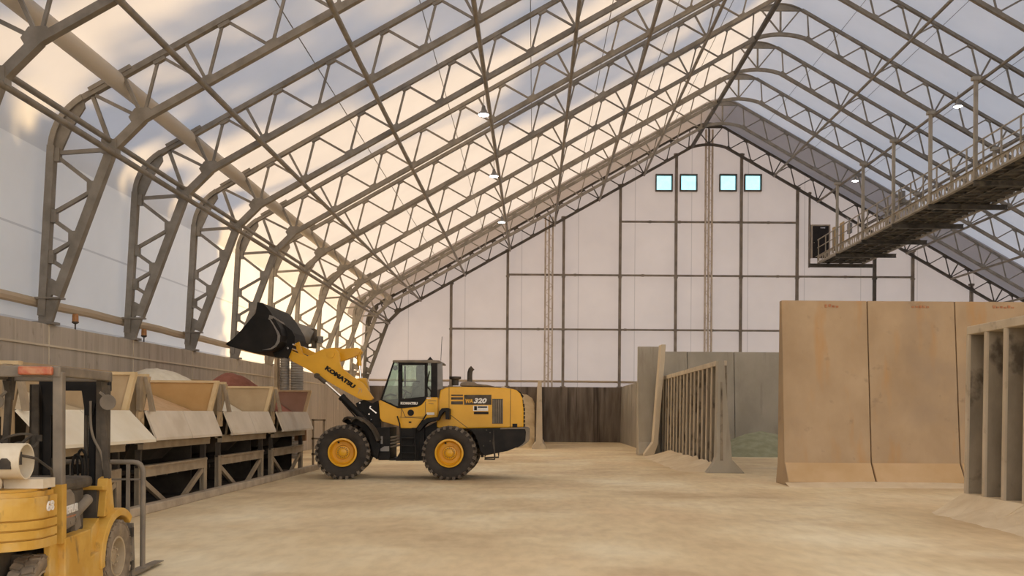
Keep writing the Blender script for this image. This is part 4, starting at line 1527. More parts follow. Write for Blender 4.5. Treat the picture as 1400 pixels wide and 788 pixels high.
rim = [(478, 240), (520, 300), (562, 370), (590, 410), (606, 450), (598, 520), (560, 575), (500, 606), (400, 612), (500, 590), (545, 555), (572, 500), (576, 450), (560, 400), (528, 335), (490, 275), (470, 262)]
plate(a, rim, BYN - 0.03, 0.03, cB)
plate(a, [(482, 215), (520, 225), (640, 300), (660, 325), (640, 318), (520, 245), (515, 262), (478, 250)], BYN - 0.02, 0.03, cB)
a.build('wear_strip', 'bucket_rim', bu)
# hinge plates on the back
for Y in (26.62, 27.0, 27.75, 28.1):
    a = MB()
    plate(a, [(500, 190), (545, 205), (600, 260), (650, 320), (740, 395), (772, 460), (768, 540), (740, 580), (722, 640), (690, 712), (620, 690), (545, 690), (520, 640), (606, 500)], Y, 0.05, cB)
    a.build('hinge_plate', 'bucket', bu)
a = MB()
for (x, y, r) in ((662, 512, 0.045), (690, 590, 0.032), (752, 550, 0.022)):
    b = P(*cB(x, y), 26.55)
    a.tube(b, b + Vector((0, 1.6, 0)), r, 14)
a.build('hinge_pin', 'chrome', bu, smooth=True)

# ---- front frame tower + fenders
a = MB()
for Y in (26.92, 27.86):
    plate(a, [(285, 345), (330, 325), (372, 345), (400, 330), (412, 400), (416, 470), (408, 560), (395, 630), (340, 600), (330, 470), (350, 440), (300, 380)], Y, 0.06, cA)
a.prism(pl([(330, 470), (415, 470), (408, 630), (392, 632), (330, 560)], 26.95, cA), (0, 0.95, 0))
ff = a.build('front_frame', 'black', ld, bevel=0.01)
a = MB()
for (x, y) in ((960, 640), (1075, 680), (1060, 760), (1135, 745)):
    b = P(*c5(x, y), 26.9)
    a.tube(b, b + Vector((0, 0.05, 0)), 0.022, 8)
a.bar(P(*c5(1065, 690), 26.86), P(*c5(1140, 750), 26.86), 0.03, 0.03)
b = P(*cW(500, 108), 26.9)
a.tube(b, b + Vector((0, 0.05, 0)), 0.035, 10)
a.build('pins', 'chrome', ff)
for k, Y in enumerate((26.14, 28.2)):
    a = MB()
    top = [(290, 118), (310, 85), (345, 72), (400, 88), (450, 120), (500, 165), (540, 220), (562, 270), (580, 320)]
    inn = [(560, 330), (545, 290), (520, 235), (485, 185), (440, 140), (390, 108), (345, 95), (318, 110), (300, 135)]
    dx = -0.24 if k else 0.0
    a.prism([p + Vector((dx, 0, 0)) for p in pl(top + inn, Y, cW)], (0, 0.56, 0))
    fd = a.build('front_fender', 'dustdark', ld, bevel=0.008)
    a = MB()
    a.prism([p + Vector((dx, 0, 0)) for p in pl([(300, 130), (345, 100), (440, 142), (520, 240), (560, 330), (600, 360), (575, 500), (530, 470), (470, 240), (380, 170)], Y + 0.34, cW)], (0, 0.08, 0))
    a.build('fender_bracket', 'black', fd)

# ---- centre: articulation, tank, ladder
a = MB()
a.prism(pl([(545, 188), (700, 185), (700, 500), (690, 522), (580, 522), (560, 300)], 26.75, cW), (0, 1.3, 0))
a.prism(pl([(800, 195), (1000, 195), (1000, 530), (760, 530), (750, 510), (800, 480)], 26.6, cW), (0, 1.6, 0))
a.prism(pl([(690, 500), (800, 500), (800, 525), (690, 525)], 26.9, cW), (0, 1.1, 0))
a.prism(pl([(575, 470), (640, 470), (640, 640), (500, 640), (500, 620)], 26.62, cA), (0, 1.6, 0))
a.prism(pl([(640, 470), (700, 440), (730, 455), (690, 520), (660, 600), (640, 640)], 26.75, cA), (0, 1.35, 0))
ctr = a.build('centre_frame', 'black', ld, bevel=0.01)
a = MB()
for i in range(4):
    y = 270 + i * 32
    a.tube(P(*cW(705, y + 20), 26.8), P(*cW(800, y), 26.8), 0.028, 8)
a.build('hoses', 'dustgrey', ctr, smooth=True)
a = MB()
a.prism(pl([(605, 275), (625, 275), (625, 355), (605, 355)], 26.72, cW), (0, 0.02, 0))
a.prism(pl([(600, 405), (640, 380), (690, 378), (690, 430), (600, 430)], 26.72, cW), (0, 0.02, 0))
a.build('grab_plate', 'grey_metal', ctr)
a = MB()
for x in (515, 590):
    a.bar(P(*cA(x, 480), 26.45), P(*cA(x + 5, 638), 26.45), 0.035, 0.035)
for y in (520, 560, 598, 634):
    a.span(P(*cA(515, y), 26.43), P(*cA(592, y + 5), 26.62))
a.build('ladder', 'black', ld)
a = MB()
a.path([P(*cA(515, 480), 26.45), P(*cA(512, 450), 26.45), P(*cA(500, 410), 26.45)], 0.02, 8)
a.path([P(*cA(585, 560), 26.45), P(*cA(595, 480), 26.45), P(*cA(625, 440), 26.45), P(*cA(650, 400), 26.45)], 0.02, 8)
a.build('grab_rail', 'black', ld, smooth=True)

# ---- cab
CN, CF = 26.68, 28.14
a = MB()
plate(a, [(262, 100), (268, 90), (640, 88), (722, 94), (738, 108), (738, 120), (262, 112)], CN - 0.03, CF - CN + 0.06, cC)
cab = a.build('cab_roof', 'dustgrey', ld, bevel=0.02)
for Y in (CN, CF - 0.08):
    a = MB()
    plate(a, [(268, 108), (282, 108), (160, 480), (142, 480)], Y, 0.07, cC)               # front edge of the windscreen
    plate(a, [(318, 112), (358, 112), (356, 480), (350, 562), (318, 562)], Y, 0.08, cC)     # door post
    plate(a, [(355, 112), (590, 112), (590, 140), (355, 140)], Y, 0.08, cC)                 # header
    plate(a, [(578, 112), (605, 112), (605, 450), (578, 455)], Y, 0.07, cC)
    plate(a, [(640, 112), (700, 112), (700, 455), (640, 455)], Y, 0.08, cC)
    plate(a, [(350, 470), (470, 462), (580, 445), (595, 452), (575, 490), (540, 530), (500, 548), (350, 562)], Y - 0.002, 0.08, cC)
    plate(a, [(140, 478), (160, 478), (318, 545), (318, 562), (300, 562)], Y, 0.08, cC)
    a.build('cab_pillars', 'black', cab)
for Y in (CN + 0.03, CF - 0.05):
    a = MB()
    plate(a, [(276, 112), (318, 112), (318, 550), (152, 480)], Y, 0.012, cC)
    plate(a, [(358, 140), (578, 140), (578, 448), (356, 470)], Y, 0.012, cC)
    plate(a, [(605, 112), (640, 112), (640, 450), (605, 450)], Y, 0.012, cC)
    a.build('side_glass', 'glass', cab)
a = MB()
p0, p1 = P(*cC(274, 110), CN + 0.05), P(*cC(148, 478), CN + 0.05)
a.prism([p0, p1, p1 + Vector((0.012, 0, 0)), p0 + Vector((0.012, 0, 0))], (0, CF - CN - 0.1, 0))
a.build('windscreen', 'glass', cab)
a = MB()
plate(a, [(702, 118), (752, 118), (756, 370), (702, 380)], CN + 0.04, 0.03, cC)
a.build('rear_side_panel', 'grey_metal', cab)
# interior: floor, seat, wheel
a = MB()
plate(a, [(150, 482), (318, 556), (700, 470), (700, 455), (560, 470), (320, 470)], CN + 0.1, CF - CN - 0.2, cC)
a.build('cab_floor', 'black', cab)
a = MB()
for c, s in (((540, 215), (0.26, 0.26, 0.42)), ((515, 385), (0.30, 0.52, 0.46)), ((480, 450), (0.5, 0.52, 0.14)), ((545, 305), (0.24, 0.5, 0.5))):
    a.box(P(*cC(*c), 27.35), s)
a.build('operator_seat', 'seat', cab, bevel=0.08)
a = MB()
cs = P(*cC(400, 400), 27.35)
a.lathe([(0.19, 0.0), (0.205, 0.015), (0.22, 0.0), (0.205, -0.015)], cs, Vector((0.5, 0, 1)), 24, closed=True)
a.tube(cs, cs + Vector((-0.25, 0, -0.42)), 0.035, 8)
a.path([P(*cC(180, 450), 27.3), P(*cC(240, 425), 27.3), P(*cC(300, 440), 27.3)], 0.03, 8)
a.bar(P(*cC(385, 360), 27.9), P(*cC(385, 150), 27.9), 0.05, 0.05)
a.path([P(*cC(450, 450), 26.85), P(*cC(465, 380), 26.85), P(*cC(520, 345), 26.85)], 0.022, 8)
a.bar(P(*cC(358, 300), CN + 0.05), P(*cC(530, 300), CN + 0.05), 0.02, 0.02)
a.path([P(*cC(635, 445), CN - 0.02), P(*cC(642, 400), CN - 0.02), P(*cC(600, 350), CN - 0.02), P(*cC(608, 270), CN - 0.02), P(*cC(625, 200), CN - 0.02)], 0.016, 8)
a.build('cab_controls', 'black', cab)
a = MB()
a.span(P(*cC(318, 200), CN - 0.2), P(*cC(352, 300), CN - 0.12))
a.bar(P(*cC(335, 190), CN - 0.15), P(*cC(335, 130), CN), 0.03, 0.03)
a.lathe([(0.0, 0), (0.07, 0.01), (0.07, 0.05), (0.0, 0.06)], P(*cC(287, 168), CN + 0.2), (0.6, -1, 0), 14)
a.tube(P(*cC(300, 150), CN + 0.15), P(*cC(320, 130), CN + 0.1), 0.015, 6)
a.build('mirror', 'black', cab)
a = MB()
a.path([P(*cC(615, 98), 27.0), P(*cC(632, 72), 27.0), P(*cC(650, 98), 27.0)], 0.045, 8)
a.tube(P(*cC(736, 96), 27.6), P(*cC(748, -140), 27.6), 0.008, 6)
a.build('aerial', 'black', cab)
# cab lower body
a = MB()
plate(a, [(128, 490), (142, 482), (310, 562), (352, 564), (500, 550), (545, 530), (578, 492), (600, 455), (704, 455), (706, 652), (610, 658), (570, 672), (500, 762), (350, 760), (332, 742), (160, 692), (138, 660)], CN - 0.03, CF - CN + 0.06, cC)
cb = a.build('cab_body', 'yellow', ld, bevel=0.02)
lettering('lettering', "KOMATSU", P(*cC(342, 526), CN - 0.015), (1, 0, -0.007), (0, 0, 1), 0.075, P(*cC(508, 526), CN).x - P(*cC(342, 526), CN).x, 'white', cab, bold=0.06)
a = MB()
b = P(*cC(441, 607), CN - 0.05)
a.lathe([(0.0, 0), (0.09, 0.0), (0.09, 0.03)], b, (0, 1, 0), 20)
a.build('door_handle', 'black', cb)
a = MB()
a.span(P(*cC(422, 692), CN - 0.045), P(*cC(448, 706), CN - 0.02))
a.build('door_latch', 'black', cb)
a = MB()
plate(a, [(598, 604), (672, 604), (672, 628), (598, 628)], CN - 0.04, 0.012, cC)
plate(a, [(596, 460), (640, 458), (640, 468), (596, 470)], CN - 0.04, 0.012, cC)
a.build('maker_plate', 'white', cb)
a = MB()
for p, q in (((352, 565), (390, 648)), ((390, 648), (585, 648)), ((585, 648), (585, 500)), ((352, 565), (345, 650)), ((330, 650), (575, 662)), ((610, 490), (690, 490)), ((615, 515), (665, 520))):
    a.bar(P(*cC(*p), CN - 0.03), P(*cC(*q), CN - 0.03), 0.012, 0.014, (0, 1, 0))
a.build('panel_gap', 'dustdark', cb)

# ---- rear fender, hood
a = MB()
plate(a, [(498, 765), (556, 690), (602, 660), (706, 650), (715, 600), (745, 562), (800, 558), (822, 570), (820, 672), (782, 670), (780, 590), (760, 600), (725, 650), (715, 680), (620, 700), (585, 720), (525, 790)], 26.30, 0.55, cC)
a.build('rear_fender', 'black', ld, bevel=0.01)
HN, HF = 26.74, 28.08
a = MB()
plate(a, [(0, 150), (10, 85), (60, 62), (90, 56), (300, 57), (430, 60), (560, 66), (610, 72), (650, 86), (676, 110), (692, 150), (702, 250), (702, 392), (240, 402), (40, 402), (-20, 395), (-20, 150)], HN, HF - HN, cH)
hd = a.build('engine_hood', 'yellow', ld, bevel=0.04)
a = MB()
for p, q in (((85, 60), (85, 280)), ((85, 280), (240, 398)), ((595, 72), (592, 395)), ((0, 80), (0, 290))):
    a.bar(P(*cH(*p), HN - 0.002), P(*cH(*q), HN - 0.002), 0.012, 0.012, (0, 1, 0))
a.build('panel_gap', 'dustdark', hd)
a = MB()
plate(a, [(210, 122), (436, 122), (436, 205), (210, 205)], HN - 0.006, 0.01, cH)
dc = a.build('model_plate', 'dustdark', hd)
lettering('lettering', "WA", P(*cH(220, 190), HN - 0.008), (1, 0, 0), (0, 0, 1), 0.115, 0.21, 'yellow', dc, bold=0.05, shear=0.2)
lettering('lettering', "320", P(*cH(288, 192), HN - 0.008), (1, 0, 0), (0, 0, 1), 0.145, 0.37, 'white', dc, bold=0.045, shear=0.25)
for y0, y1 in ((120, 132), (142, 162), (176, 202)):
    a = MB()
    plate(a, [(102, y0), (200, y0), (200, y1), (102, y1)], HN - 0.006, 0.01, cH)
    a.build('stripe', 'dustdark', hd)
a = MB()
plate(a, [(284, 212), (408, 212), (408, 256), (284, 256)], HN - 0.006, 0.01, cH)
dl = a.build('dealer_sticker', 'white', hd)
a = MB()
plate(a, [(292, 216), (316, 216), (316, 250), (292, 250)], HN - 0.009, 0.01, cH)
plate(a, [(322, 218), (400, 218), (400, 230), (322, 230)], HN - 0.009, 0.01, cH)
plate(a, [(290, 262), (412, 262), (412, 283), (290, 283)], HN - 0.009, 0.01, cH)
a.build('sticker_print', 'black', dl)
a = MB()
plate(a, [(442, 156), (532, 156), (532, 362), (442, 362)], HN - 0.004, 0.012, cH)
lv = a.build('louvre', 'dustdark', hd)
a = MB()
for i in range(6):
    x = 446 + i * 15
    plate(a, [(x, 160), (x + 8, 160), (x + 8, 358), (x, 358)], HN - 0.022, 0.02, cH)
a.build('louvre_slats', 'dustgrey', lv)
a = MB()
for i in range(9):
    y = 105 + i * 32
    x = 668 + min(i, 3) * 9 + (i > 3) * 4
    a.span(P(*cH(x, y + 24), HN + 0.05), P(*cH(x + 16, y), HF - 0.05))
plate(a, [(640, 82), (668, 92), (700, 128), (690, 140), (664, 108)], HN + 0.02, HF - HN - 0.04, cH)
a.build('rear_grille', 'black', hd)
a = MB()
plate(a, [(610, 362), (650, 362), (650, 390), (610, 390)], HN - 0.01, 0.03, cH)
a.build('tail_light', 'black', hd)
def c7(x, y): return (560 + x / 4.145, 480 + y / 4.145)
a = MB()
pts = [P(*c7(x, y), 27.45) for x, y in ((341, 175), (341, 140), (342, 122), (347, 106), (358, 96))]
a.path(pts, 0.075, 14)
a.build('exhaust', 'dustdark', hd, smooth=True)
a = MB()
plate(a, [(282, 198), (290, 180), (330, 172), (365, 176), (380, 186), (440, 192), (482, 202)], 27.1, 0.7, c7)
a.build('hood_top', 'dustgrey', hd, bevel=0.03)
a = MB()
a.lathe([(0.10, 0.0), (0.10, 0.16), (0.17, 0.19), (0.17, 0.25), (0.0, 0.26)], P(*c7(258, 196), 27.2), (0, 0, 1), 18)
a.build('air_intake', 'dustdark', hd, smooth=True)

# ---- counterweight, bumper, step
a = MB()
plate(a, [(236, 402), (704, 394), (742, 402), (750, 440), (746, 490), (700, 535), (640, 560), (570, 588), (470, 608), (380, 628), (345, 600), (330, 540), (300, 460), (270, 425)], 26.42, 2.0, cH)
cwt = a.build('counterweight', 'black', ld, bevel=0.02)
a = MB()
plate(a, [(508, 397), (705, 392), (735, 396), (752, 410), (752, 490), (740, 512), (695, 545), (640, 566), (690, 535), (716, 505), (722, 430), (714, 406), (508, 408)], 26.40, 2.04, cH)
a.build('bumper_edge', 'dustgrey', cwt, bevel=0.01)
a = MB()
plate(a, [(280, 402), (330, 402), (360, 520), (372, 640), (350, 640), (320, 500)], 26.6, 0.1, cH)
plate(a, [(455, 400), (462, 520), (470, 640), (462, 640), (445, 520)], 26.41, 0.02, cH)
for (x, y) in ((425, 435), (425, 505), (395, 415), (370, 545)):
    b = P(*cH(x, y), 26.40)
    a.tube(b, b + Vector((0, 0.04, 0)), 0.02, 8)
a.build('side_plate', 'dustdark', cwt)
a = MB()
a.path([P(*cH(x, y), 26.5) for x, y in ((495, 600), (495, 640), (380, 645), (385, 625))], 0.025, 8)
a.span(P(*cH(378, 662), 26.4), P(*cH(468, 652), 26.62))
a.path([P(*cH(460, 600), 26.4), P(*cH(462, 655), 26.4)], 0.02, 8)
a.build('step', 'dustdark', cwt)

# ================================================================== FORKLIFT (local frame: x right, y forward, origin under the front axle)
fk = thing('forklift', 'worn yellow forklift with a gas tank on its back, at the left edge', 'forklift', (-4.78, 9.66, 0.0), rz=math.radians(4.5))
K = dict(parent=fk, keep_world=False)


def B(mb, name, mat, parent=None, **kw):
    return mb.build(name, mat, parent or fk, keep_world=False, **kw)


def fwheel(c, R, W, out, steer=0.0):
    ax = Vector((out, 0, 0))
    if steer:
        ax = Matrix.Rotation(steer, 3, 'Z') @ ax
    h = W / 2
    a = MB()
    a.lathe([(R * 0.56, -h * 0.8), (R * 0.7, -h), (R * 0.9, -h), (R * 0.975, -h * 0.82), (R * 0.975, h * 0.82), (R * 0.9, h), (R * 0.7, h), (R * 0.56, h * 0.8)], c, ax, 40, closed=True)
    ty = B(a, 'tyre', 'rubber_fork', smooth=True)
    a = MB()
    s1 = ax.orthogonal().normalized()
    s2 = ax.cross(s1)
    N = 22
    for k in range(N):
        for sd in (-1, 1):
            t = 2 * PI * (k + (0.5 if sd > 0 else 0)) / N
            d1 = s1 * math.cos(t) + s2 * math.sin(t)
            d2 = s1 * math.cos(t + 0.08) + s2 * math.sin(t + 0.08)
            a.bar(Vector(c) + d1 * R * 0.985 + ax * (sd * h * 0.9), Vector(c) + d2 * R * 0.985 + ax * (sd * h * 0.08), R * 0.19, 0.03, d1)
            a.bar(Vector(c) + d1 * R * 0.93 + ax * (sd * h * 0.98), Vector(c) + d1 * R * 0.985 + ax * (sd * h * 0.90), R * 0.17, 0.02, ax)
    B(a, 'tread', 'rubber_fork', ty)
    a = MB()
    a.lathe([(R * 0.57, h * 0.82), (R * 0.55, h * 0.9), (R * 0.51, h * 0.86), (R * 0.49, -h * 0.2), (R * 0.30, -h * 0.3), (R * 0.27, h * 0.35), (R * 0.20, h * 0.5), (0, h * 0.5)], c, ax, 30, caps=False)
    B(a, 'rim', 'rim_dust', ty, smooth=True)
    a = MB()
    for k in range(8):
        t = 2 * PI * k / 8
        b = Vector(c) + (s1 * math.cos(t) + s2 * math.sin(t)) * R * 0.24 + ax * (h * 0.40)
        a.tube(b, b + ax * 0.025, 0.014, 6)
    B(a, 'wheel_nuts', 'rim_dust', ty)

fwheel((0.45, 0, 0.365), 0.365, 0.23, 1)
fwheel((-0.45, 0, 0.365), 0.365, 0.23, -1)
fwheel((0.37, -1.53, 0.30), 0.30, 0.21, 1)
fwheel((-0.37, -1.53, 0.30), 0.30, 0.21, -1)
a = MB()
a.tube((-0.5, -1.53, 0.3), (0.5, -1.53, 0.3), 0.06, 10)
a.tube((-0.5, 0, 0.365), (0.5, 0, 0.365), 0.09, 10)
a.span((-0.3, -1.6, 0.2), (0.3, -1.3, 0.62))
B(a, 'axle', 'dustdark')

# counterweight: stacked slabs with rounded plan, grooves between
def plan(x1, yb, ys, n=12):
    pts = [(-x1, ys), ]
    R = 0.52
    for i in range(n + 1):
        t = PI + (PI / 2) * i / n
        pts.append((-x1 + R + R * math.cos(t), yb + R * 0.8 + R * 0.8 * math.sin(t)))
    for i in range(n + 1):
        t = 1.5 * PI + (PI / 2) * i / n
        pts.append((x1 - R + R * math.cos(t), yb + R * 0.8 + R * 0.8 * math.sin(t)))
    pts.append((x1, ys))
    return pts

a = MB()
levels = [(0.70, 0.775, 0.0), (0.775, 0.79, -0.02), (0.79, 0.855, 0.0), (0.855, 0.87, -0.02), (0.87, 0.935, 0.0), (0.935, 0.95, -0.02), (0.95, 1.13, 0.0), (1.13, 1.17, -0.03), (1.17, 1.19, -0.08)]
for z0, z1, ins in levels:
    a.prism([(x, y, z0) for x, y in plan(0.555 + ins, -2.12 - ins, -1.50)], (0, 0, z1 - z0))
cwf = B(a, 'counterweight', 'cat_yellow', bevel=0.008)
lettering('fleet_number', "68", (0.562, -1.72, 1.00), (0, 1, 0), (0, 0, 1), 0.085, 0.13, 'white', cwf, bold=0.0, keep_world=False)
a = MB()
a.span((-0.22, -1.98, 0.35), (0.22, -1.5, 0.70))
a.prism([(-0.35, -2.0, 0.70), (0.1, -2.0, 0.70), (0.05, -2.0, 0.45), (-0.3, -2.0, 0.45)], (0, 0.2, 0))
B(a, 'rear_frame', 'dustdark')

# chassis sides, step, floor
a = MB()
for s in (1, -1):
    a.prism([(0.555 * s, -1.32, 0.12), (0.555 * s, -1.32, 0.72), (0.555 * s, -0.74, 0.735), (0.555 * s, -0.74, 0.47), (0.555 * s, -0.60, 0.49), (0.555 * s, -0.45, 0.49), (0.555 * s, -0.40, 0.14)], (-0.12 * s, 0, 0))
    a.span((0.44 * s, -1.50, 0.25), (0.50 * s, -1.30, 0.72))
a.span((-0.5, -1.3, 0.12), (0.5, -0.35, 0.45))
B(a, 'chassis', 'cat_yellow', bevel=0.012)
for s in (1, -1):
    a = MB()
    n = 14
    outer, inner = [], []
    for i in range(n + 1):
        t = math.radians(186 - 138 * i / n)
        outer.append((0.52 * math.cos(t), 0.365 + 0.495 * math.sin(t)))
        inner.append((0.42 * math.cos(t), 0.365 + 0.415 * math.sin(t)))
    poly = outer + inner[::-1]
    a.prism([(0.575 * s, y, z) for y, z in poly], (-0.27 * s, 0, 0))
    a.prism([(0.50 * s, -0.52, 0.35), (0.50 * s, -0.62, 0.48), (0.50 * s, -0.55, 0.72), (0.50 * s, -0.38, 0.80), (0.50 * s, -0.36, 0.55)], (-0.16 * s, 0, 0))
    B(a, 'front_fender', 'cat_yellow', bevel=0.01)
    a = MB()
    a.prism([(0.52 * s, -0.30, 0.80), (0.52 * s, -0.22, 1.17), (0.52 * s, -0.12, 1.19), (0.52 * s, -0.02, 0.82)], (-0.10 * s, 0, 0))
    a.prism([(0.52 * s, -0.34, 1.07), (0.52 * s, -0.22, 1.05), (0.52 * s, -0.22, 1.10), (0.52 * s, -0.36, 1.11)], (-0.3 * s, 0, 0))
    B(a, 'cowl_bracket', 'cat_yellow', bevel=0.008)
a = MB()
a.span((-0.45, -0.32, 0.45), (0.45, -0.24, 1.10))
B(a, 'cowl', 'dustdark')

# engine cover, side panel with the maker's name, seat
a = MB()
a.span((-0.42, -1.5, 0.7), (0.42, -0.55, 1.12))
B(a, 'engine_cover', 'dustdark', bevel=0.03)
a = MB()
a.prism([(0.47, -1.30, 0.74), (0.47, -1.30, 1.13), (0.47, -0.98, 1.13), (0.47, -0.90, 1.08), (0.47, -0.86, 0.95), (0.47, -0.84, 0.79)], (-0.06, 0, 0))
sp = B(a, 'side_cover', 'dustgrey', bevel=0.02)
lettering('lettering', "CATERPILLAR", (0.474, -1.21, 0.905), (0, 1, 0.04), (0, 0, 1), 0.075, 0.36, 'white', sp, bold=0.008, keep_world=False)
a = MB()
a.span((0.472, -1.3, 0.875), (0.476, -0.87, 0.89))
B(a, 'red_stripe', 'stencil', sp)
a = MB()
a.span((-0.46, -1.25, 1.11), (0.46, -0.42, 1.22))
st = B(a, 'seat', 'dustdark', bevel=0.04)
a = MB()
a.tube((0.42, -1.0, 0.82), (0.42, -0.48, 0.99), 0.055, 14)
a.tube((0.42, -0.9, 0.85), (0.42, -0.84, 0.87), 0.065, 14)
a.prism([(0.46, -0.86, 0.72), (0.46, -0.90, 0.90), (0.46, -0.78, 0.93), (0.46, -0.72, 0.76)], (-0.06, 0, 0))
B(a, 'tilt_cylinder', 'dustgrey', smooth=True)

# overhead guard
gt = 2.24
a = MB()
for x in (-0.48, 0.48):
    a.span((x - 0.04, -1.36, gt - 0.09), (x + 0.04, -0.12, gt))
for y in (-1.34, -0.14):
    a.span((-0.52, y - 0.035, gt - 0.10), (0.52, y + 0.035, gt))
for k in range(6):
    x = -0.40 + 0.16 * k
    a.span((x - 0.015, -1.30, gt - 0.06), (x + 0.015, -0.16, gt - 0.015))
gd = B(a, 'overhead_guard', 'dustgrey', bevel=0.012)
for s in (1, -1):
    a = MB()
    a.bar((0.50 * s, -1.33, 1.17), (0.49 * s, -1.32, gt - 0.05), 0.085, 0.085, (1, 0, 0))
    B(a, 'rear_post', 'dustgrey', gd, bevel=0.012)
    a = MB()
    a.bar((0.50 * s, -1.33, 0.68), (0.50 * s, -1.33, 1.20), 0.10, 0.09, (1, 0, 0))
    B(a, 'rear_post_foot', 'cat_yellow', gd)
    a = MB()
    a.bar((0.50 * s, -0.17, 1.17), (0.43 * s, -0.20, gt - 0.05), 0.05, 0.055, (1, 0, 0))
    a.prism([(0.47 * s, -0.28, gt - 0.1), (0.47 * s, -0.1, gt - 0.1), (0.46 * s, -0.17, 1.95), (0.46 * s, -0.21, 1.95)], (-0.05 * s, 0, 0))
    B(a, 'front_post', 'dustdark', gd)
    a = MB()
    c = Vector((0.535 * s, -0.26, 1.935))
    a.lathe([(0, 0.05), (0.05, 0.045), (0.075, 0.0), (0.078, -0.02), (0, -0.025)], c, (0, 1, 0), 18)
    a.bar(c + Vector((0, 0.02, 0.02)), c + Vector((-0.09 * s, 0.02, 0.1)), 0.025, 0.02)
    B(a, 'work_lamp', 'dustgrey', gd, smooth=True)
a = MB()
a.bar((0.18, -1.40, gt - 0.045), (0.47, -1.40, gt - 0.045), 0.05, 0.075, (0, 0, 1))
B(a, 'light_bar', 'red_lens', gd, bevel=0.015)

# gas tank lying across the counterweight
a = MB()
tz = 1.425
a.lathe([(0.0, -0.50), (0.08, -0.49), (0.135, -0.44), (0.152, -0.37), (0.152, 0.20), (0.135, 0.27), (0.10, 0.31), (0.0, 0.33)], (0, -1.78, tz), (1, 0, 0), 32)
tk = B(a, 'gas_tank', 'tank', smooth=True)
a = MB()
a.lathe([(0.138, 0.22), (0.150, 0.23), (0.150, 0.42), (0.138, 0.42)], (0, -1.78, tz), (1, 0, 0), 32, closed=True)
B(a, 'tank_collar', 'tank', tk, smooth=True)
a = MB()
a.prism([(0.26, -1.935, tz - 0.06), (0.36, -1.935, tz - 0.06), (0.36, -1.935, tz + 0.0), (0.33, -1.935, tz + 0.03), (0.29, -1.935, tz + 0.03), (0.26, -1.935, tz)], (0, 0.02, 0))
B(a, 'collar_opening', 'dustdark', tk)
a = MB()
a.tube((0.30, -1.78, tz + 0.02), (0.37, -1.78, tz + 0.02), 0.03, 10)
a.tube((0.36, -1.78, tz - 0.03), (0.36, -1.78, tz + 0.08), 0.022, 10)
a.path([(0.36, -1.78, tz + 0.05), (0.46, -1.70, tz + 0.02), (0.52, -1.55, tz - 0.08), (0.47, -1.40, tz - 0.16)], 0.012, 8)
B(a, 'tank_valve', 'dustdark', tk)
a = MB()
a.span((-0.45, -1.9, 1.19), (0.18, -1.64, 1.22))
a.tube((-0.3, -1.9, 1.245), (0.26, -1.9, 1.245), 0.045, 14)
a.tube((-0.3, -1.64, 1.245), (0.26, -1.64, 1.245), 0.045, 14)
a.span((0.20, -1.70, 1.19), (0.52, -1.46, 1.27))
for x in (-0.3, 0.08):
    a.lathe([(0.157, -0.02), (0.162, -0.02), (0.162, 0.02), (0.157, 0.02)], (x, -1.78, tz), (1, 0, 0), 28, closed=True)
B(a, 'tank_cradle', 'tank')

# steering wheel
a = MB()
cs = Vector((-0.24, -0.46, 1.53))
ax = Vector((0, -0.55, 1)).normalized()
a.lathe([(0.165, 0.0), (0.18, 0.015), (0.195, 0.0), (0.18, -0.015)], cs, ax, 28, closed=True)
for t in (0.3, 2.4, 4.5):
    s1 = ax.orthogonal().normalized(); s2 = ax.cross(s1)
    a.bar(cs - ax * 0.03, cs + (s1 * math.cos(t) + s2 * math.sin(t)) * 0.18, 0.03, 0.012, ax)
a.tube(cs, cs - ax * 0.5, 0.035, 10)
a.tube(cs + Vector((0.18, 0.04, 0.02)), cs + Vector((0.18, 0.04, 0.08)), 0.03, 10)
B(a, 'steering_wheel', 'dustdark', smooth=True)

# mast, chains, hoses, carriage, load rest, forks
ms = None
for i, (x, w, y) in enumerate(((-0.40, 0.09, 0.34), (0.27, 0.09, 0.34), (-0.30, 0.085, 0.40), (0.17, 0.085, 0.40))):
    a = MB()
    a.span((x - w / 2, y - 0.08, 0.12), (x + w / 2, y - 0.06, 2.12))
    a.span((x - w / 2, y + 0.06, 0.12), (x + w / 2, y + 0.08, 2.12))
    a.span((x - 0.012 + (w / 2 - 0.012) * (1 if x > 0 else -1), y - 0.08, 0.12), (x + 0.012 + (w / 2 - 0.012) * (1 if x > 0 else -1), y + 0.08, 2.12))
    o = B(a, 'mast_channel', 'black' if i > 1 else 'dustdark')
for z in (0.45, 2.06):
    a = MB()
    a.span((-0.42, 0.42, z), (0.30, 0.49, z + 0.12))
    B(a, 'mast_crossbar', 'black')
a = MB()
a.prism([(-0.36, 0.3, 2.14), (-0.18, 0.3, 2.14), (-0.23, 0.3, 1.80), (-0.30, 0.3, 1.80)], (0, 0.1, 0))
B(a, 'chain_guard', 'black')
a = MB()
a.prism([(0.24, 0.3, 2.14), (0.05, 0.3, 2.14), (0.10, 0.3, 1.80), (0.18, 0.3, 1.80)], (0, 0.1, 0))
B(a, 'chain_guard', 'black')
for x in (-0.21, 0.10):
    a = MB()
    a.tube((x, 0.33, 0.2), (x, 0.33, 1.35), 0.038, 12)
    a.tube((x, 0.33, 1.3), (x, 0.33, 2.0), 0.022, 10)
    B(a, 'lift_cylinder', 'dustdark', smooth=True)
    a = MB()
    z = 0.4
    while z < 1.98:
        a.box((x + 0.06, 0.36, z), (0.022, 0.016, 0.024))
        z += 0.028
    a.span((x + 0.054, 0.355, 0.4), (x + 0.066, 0.365, 1.98))
    B(a, 'lift_chain', 'dustdark')
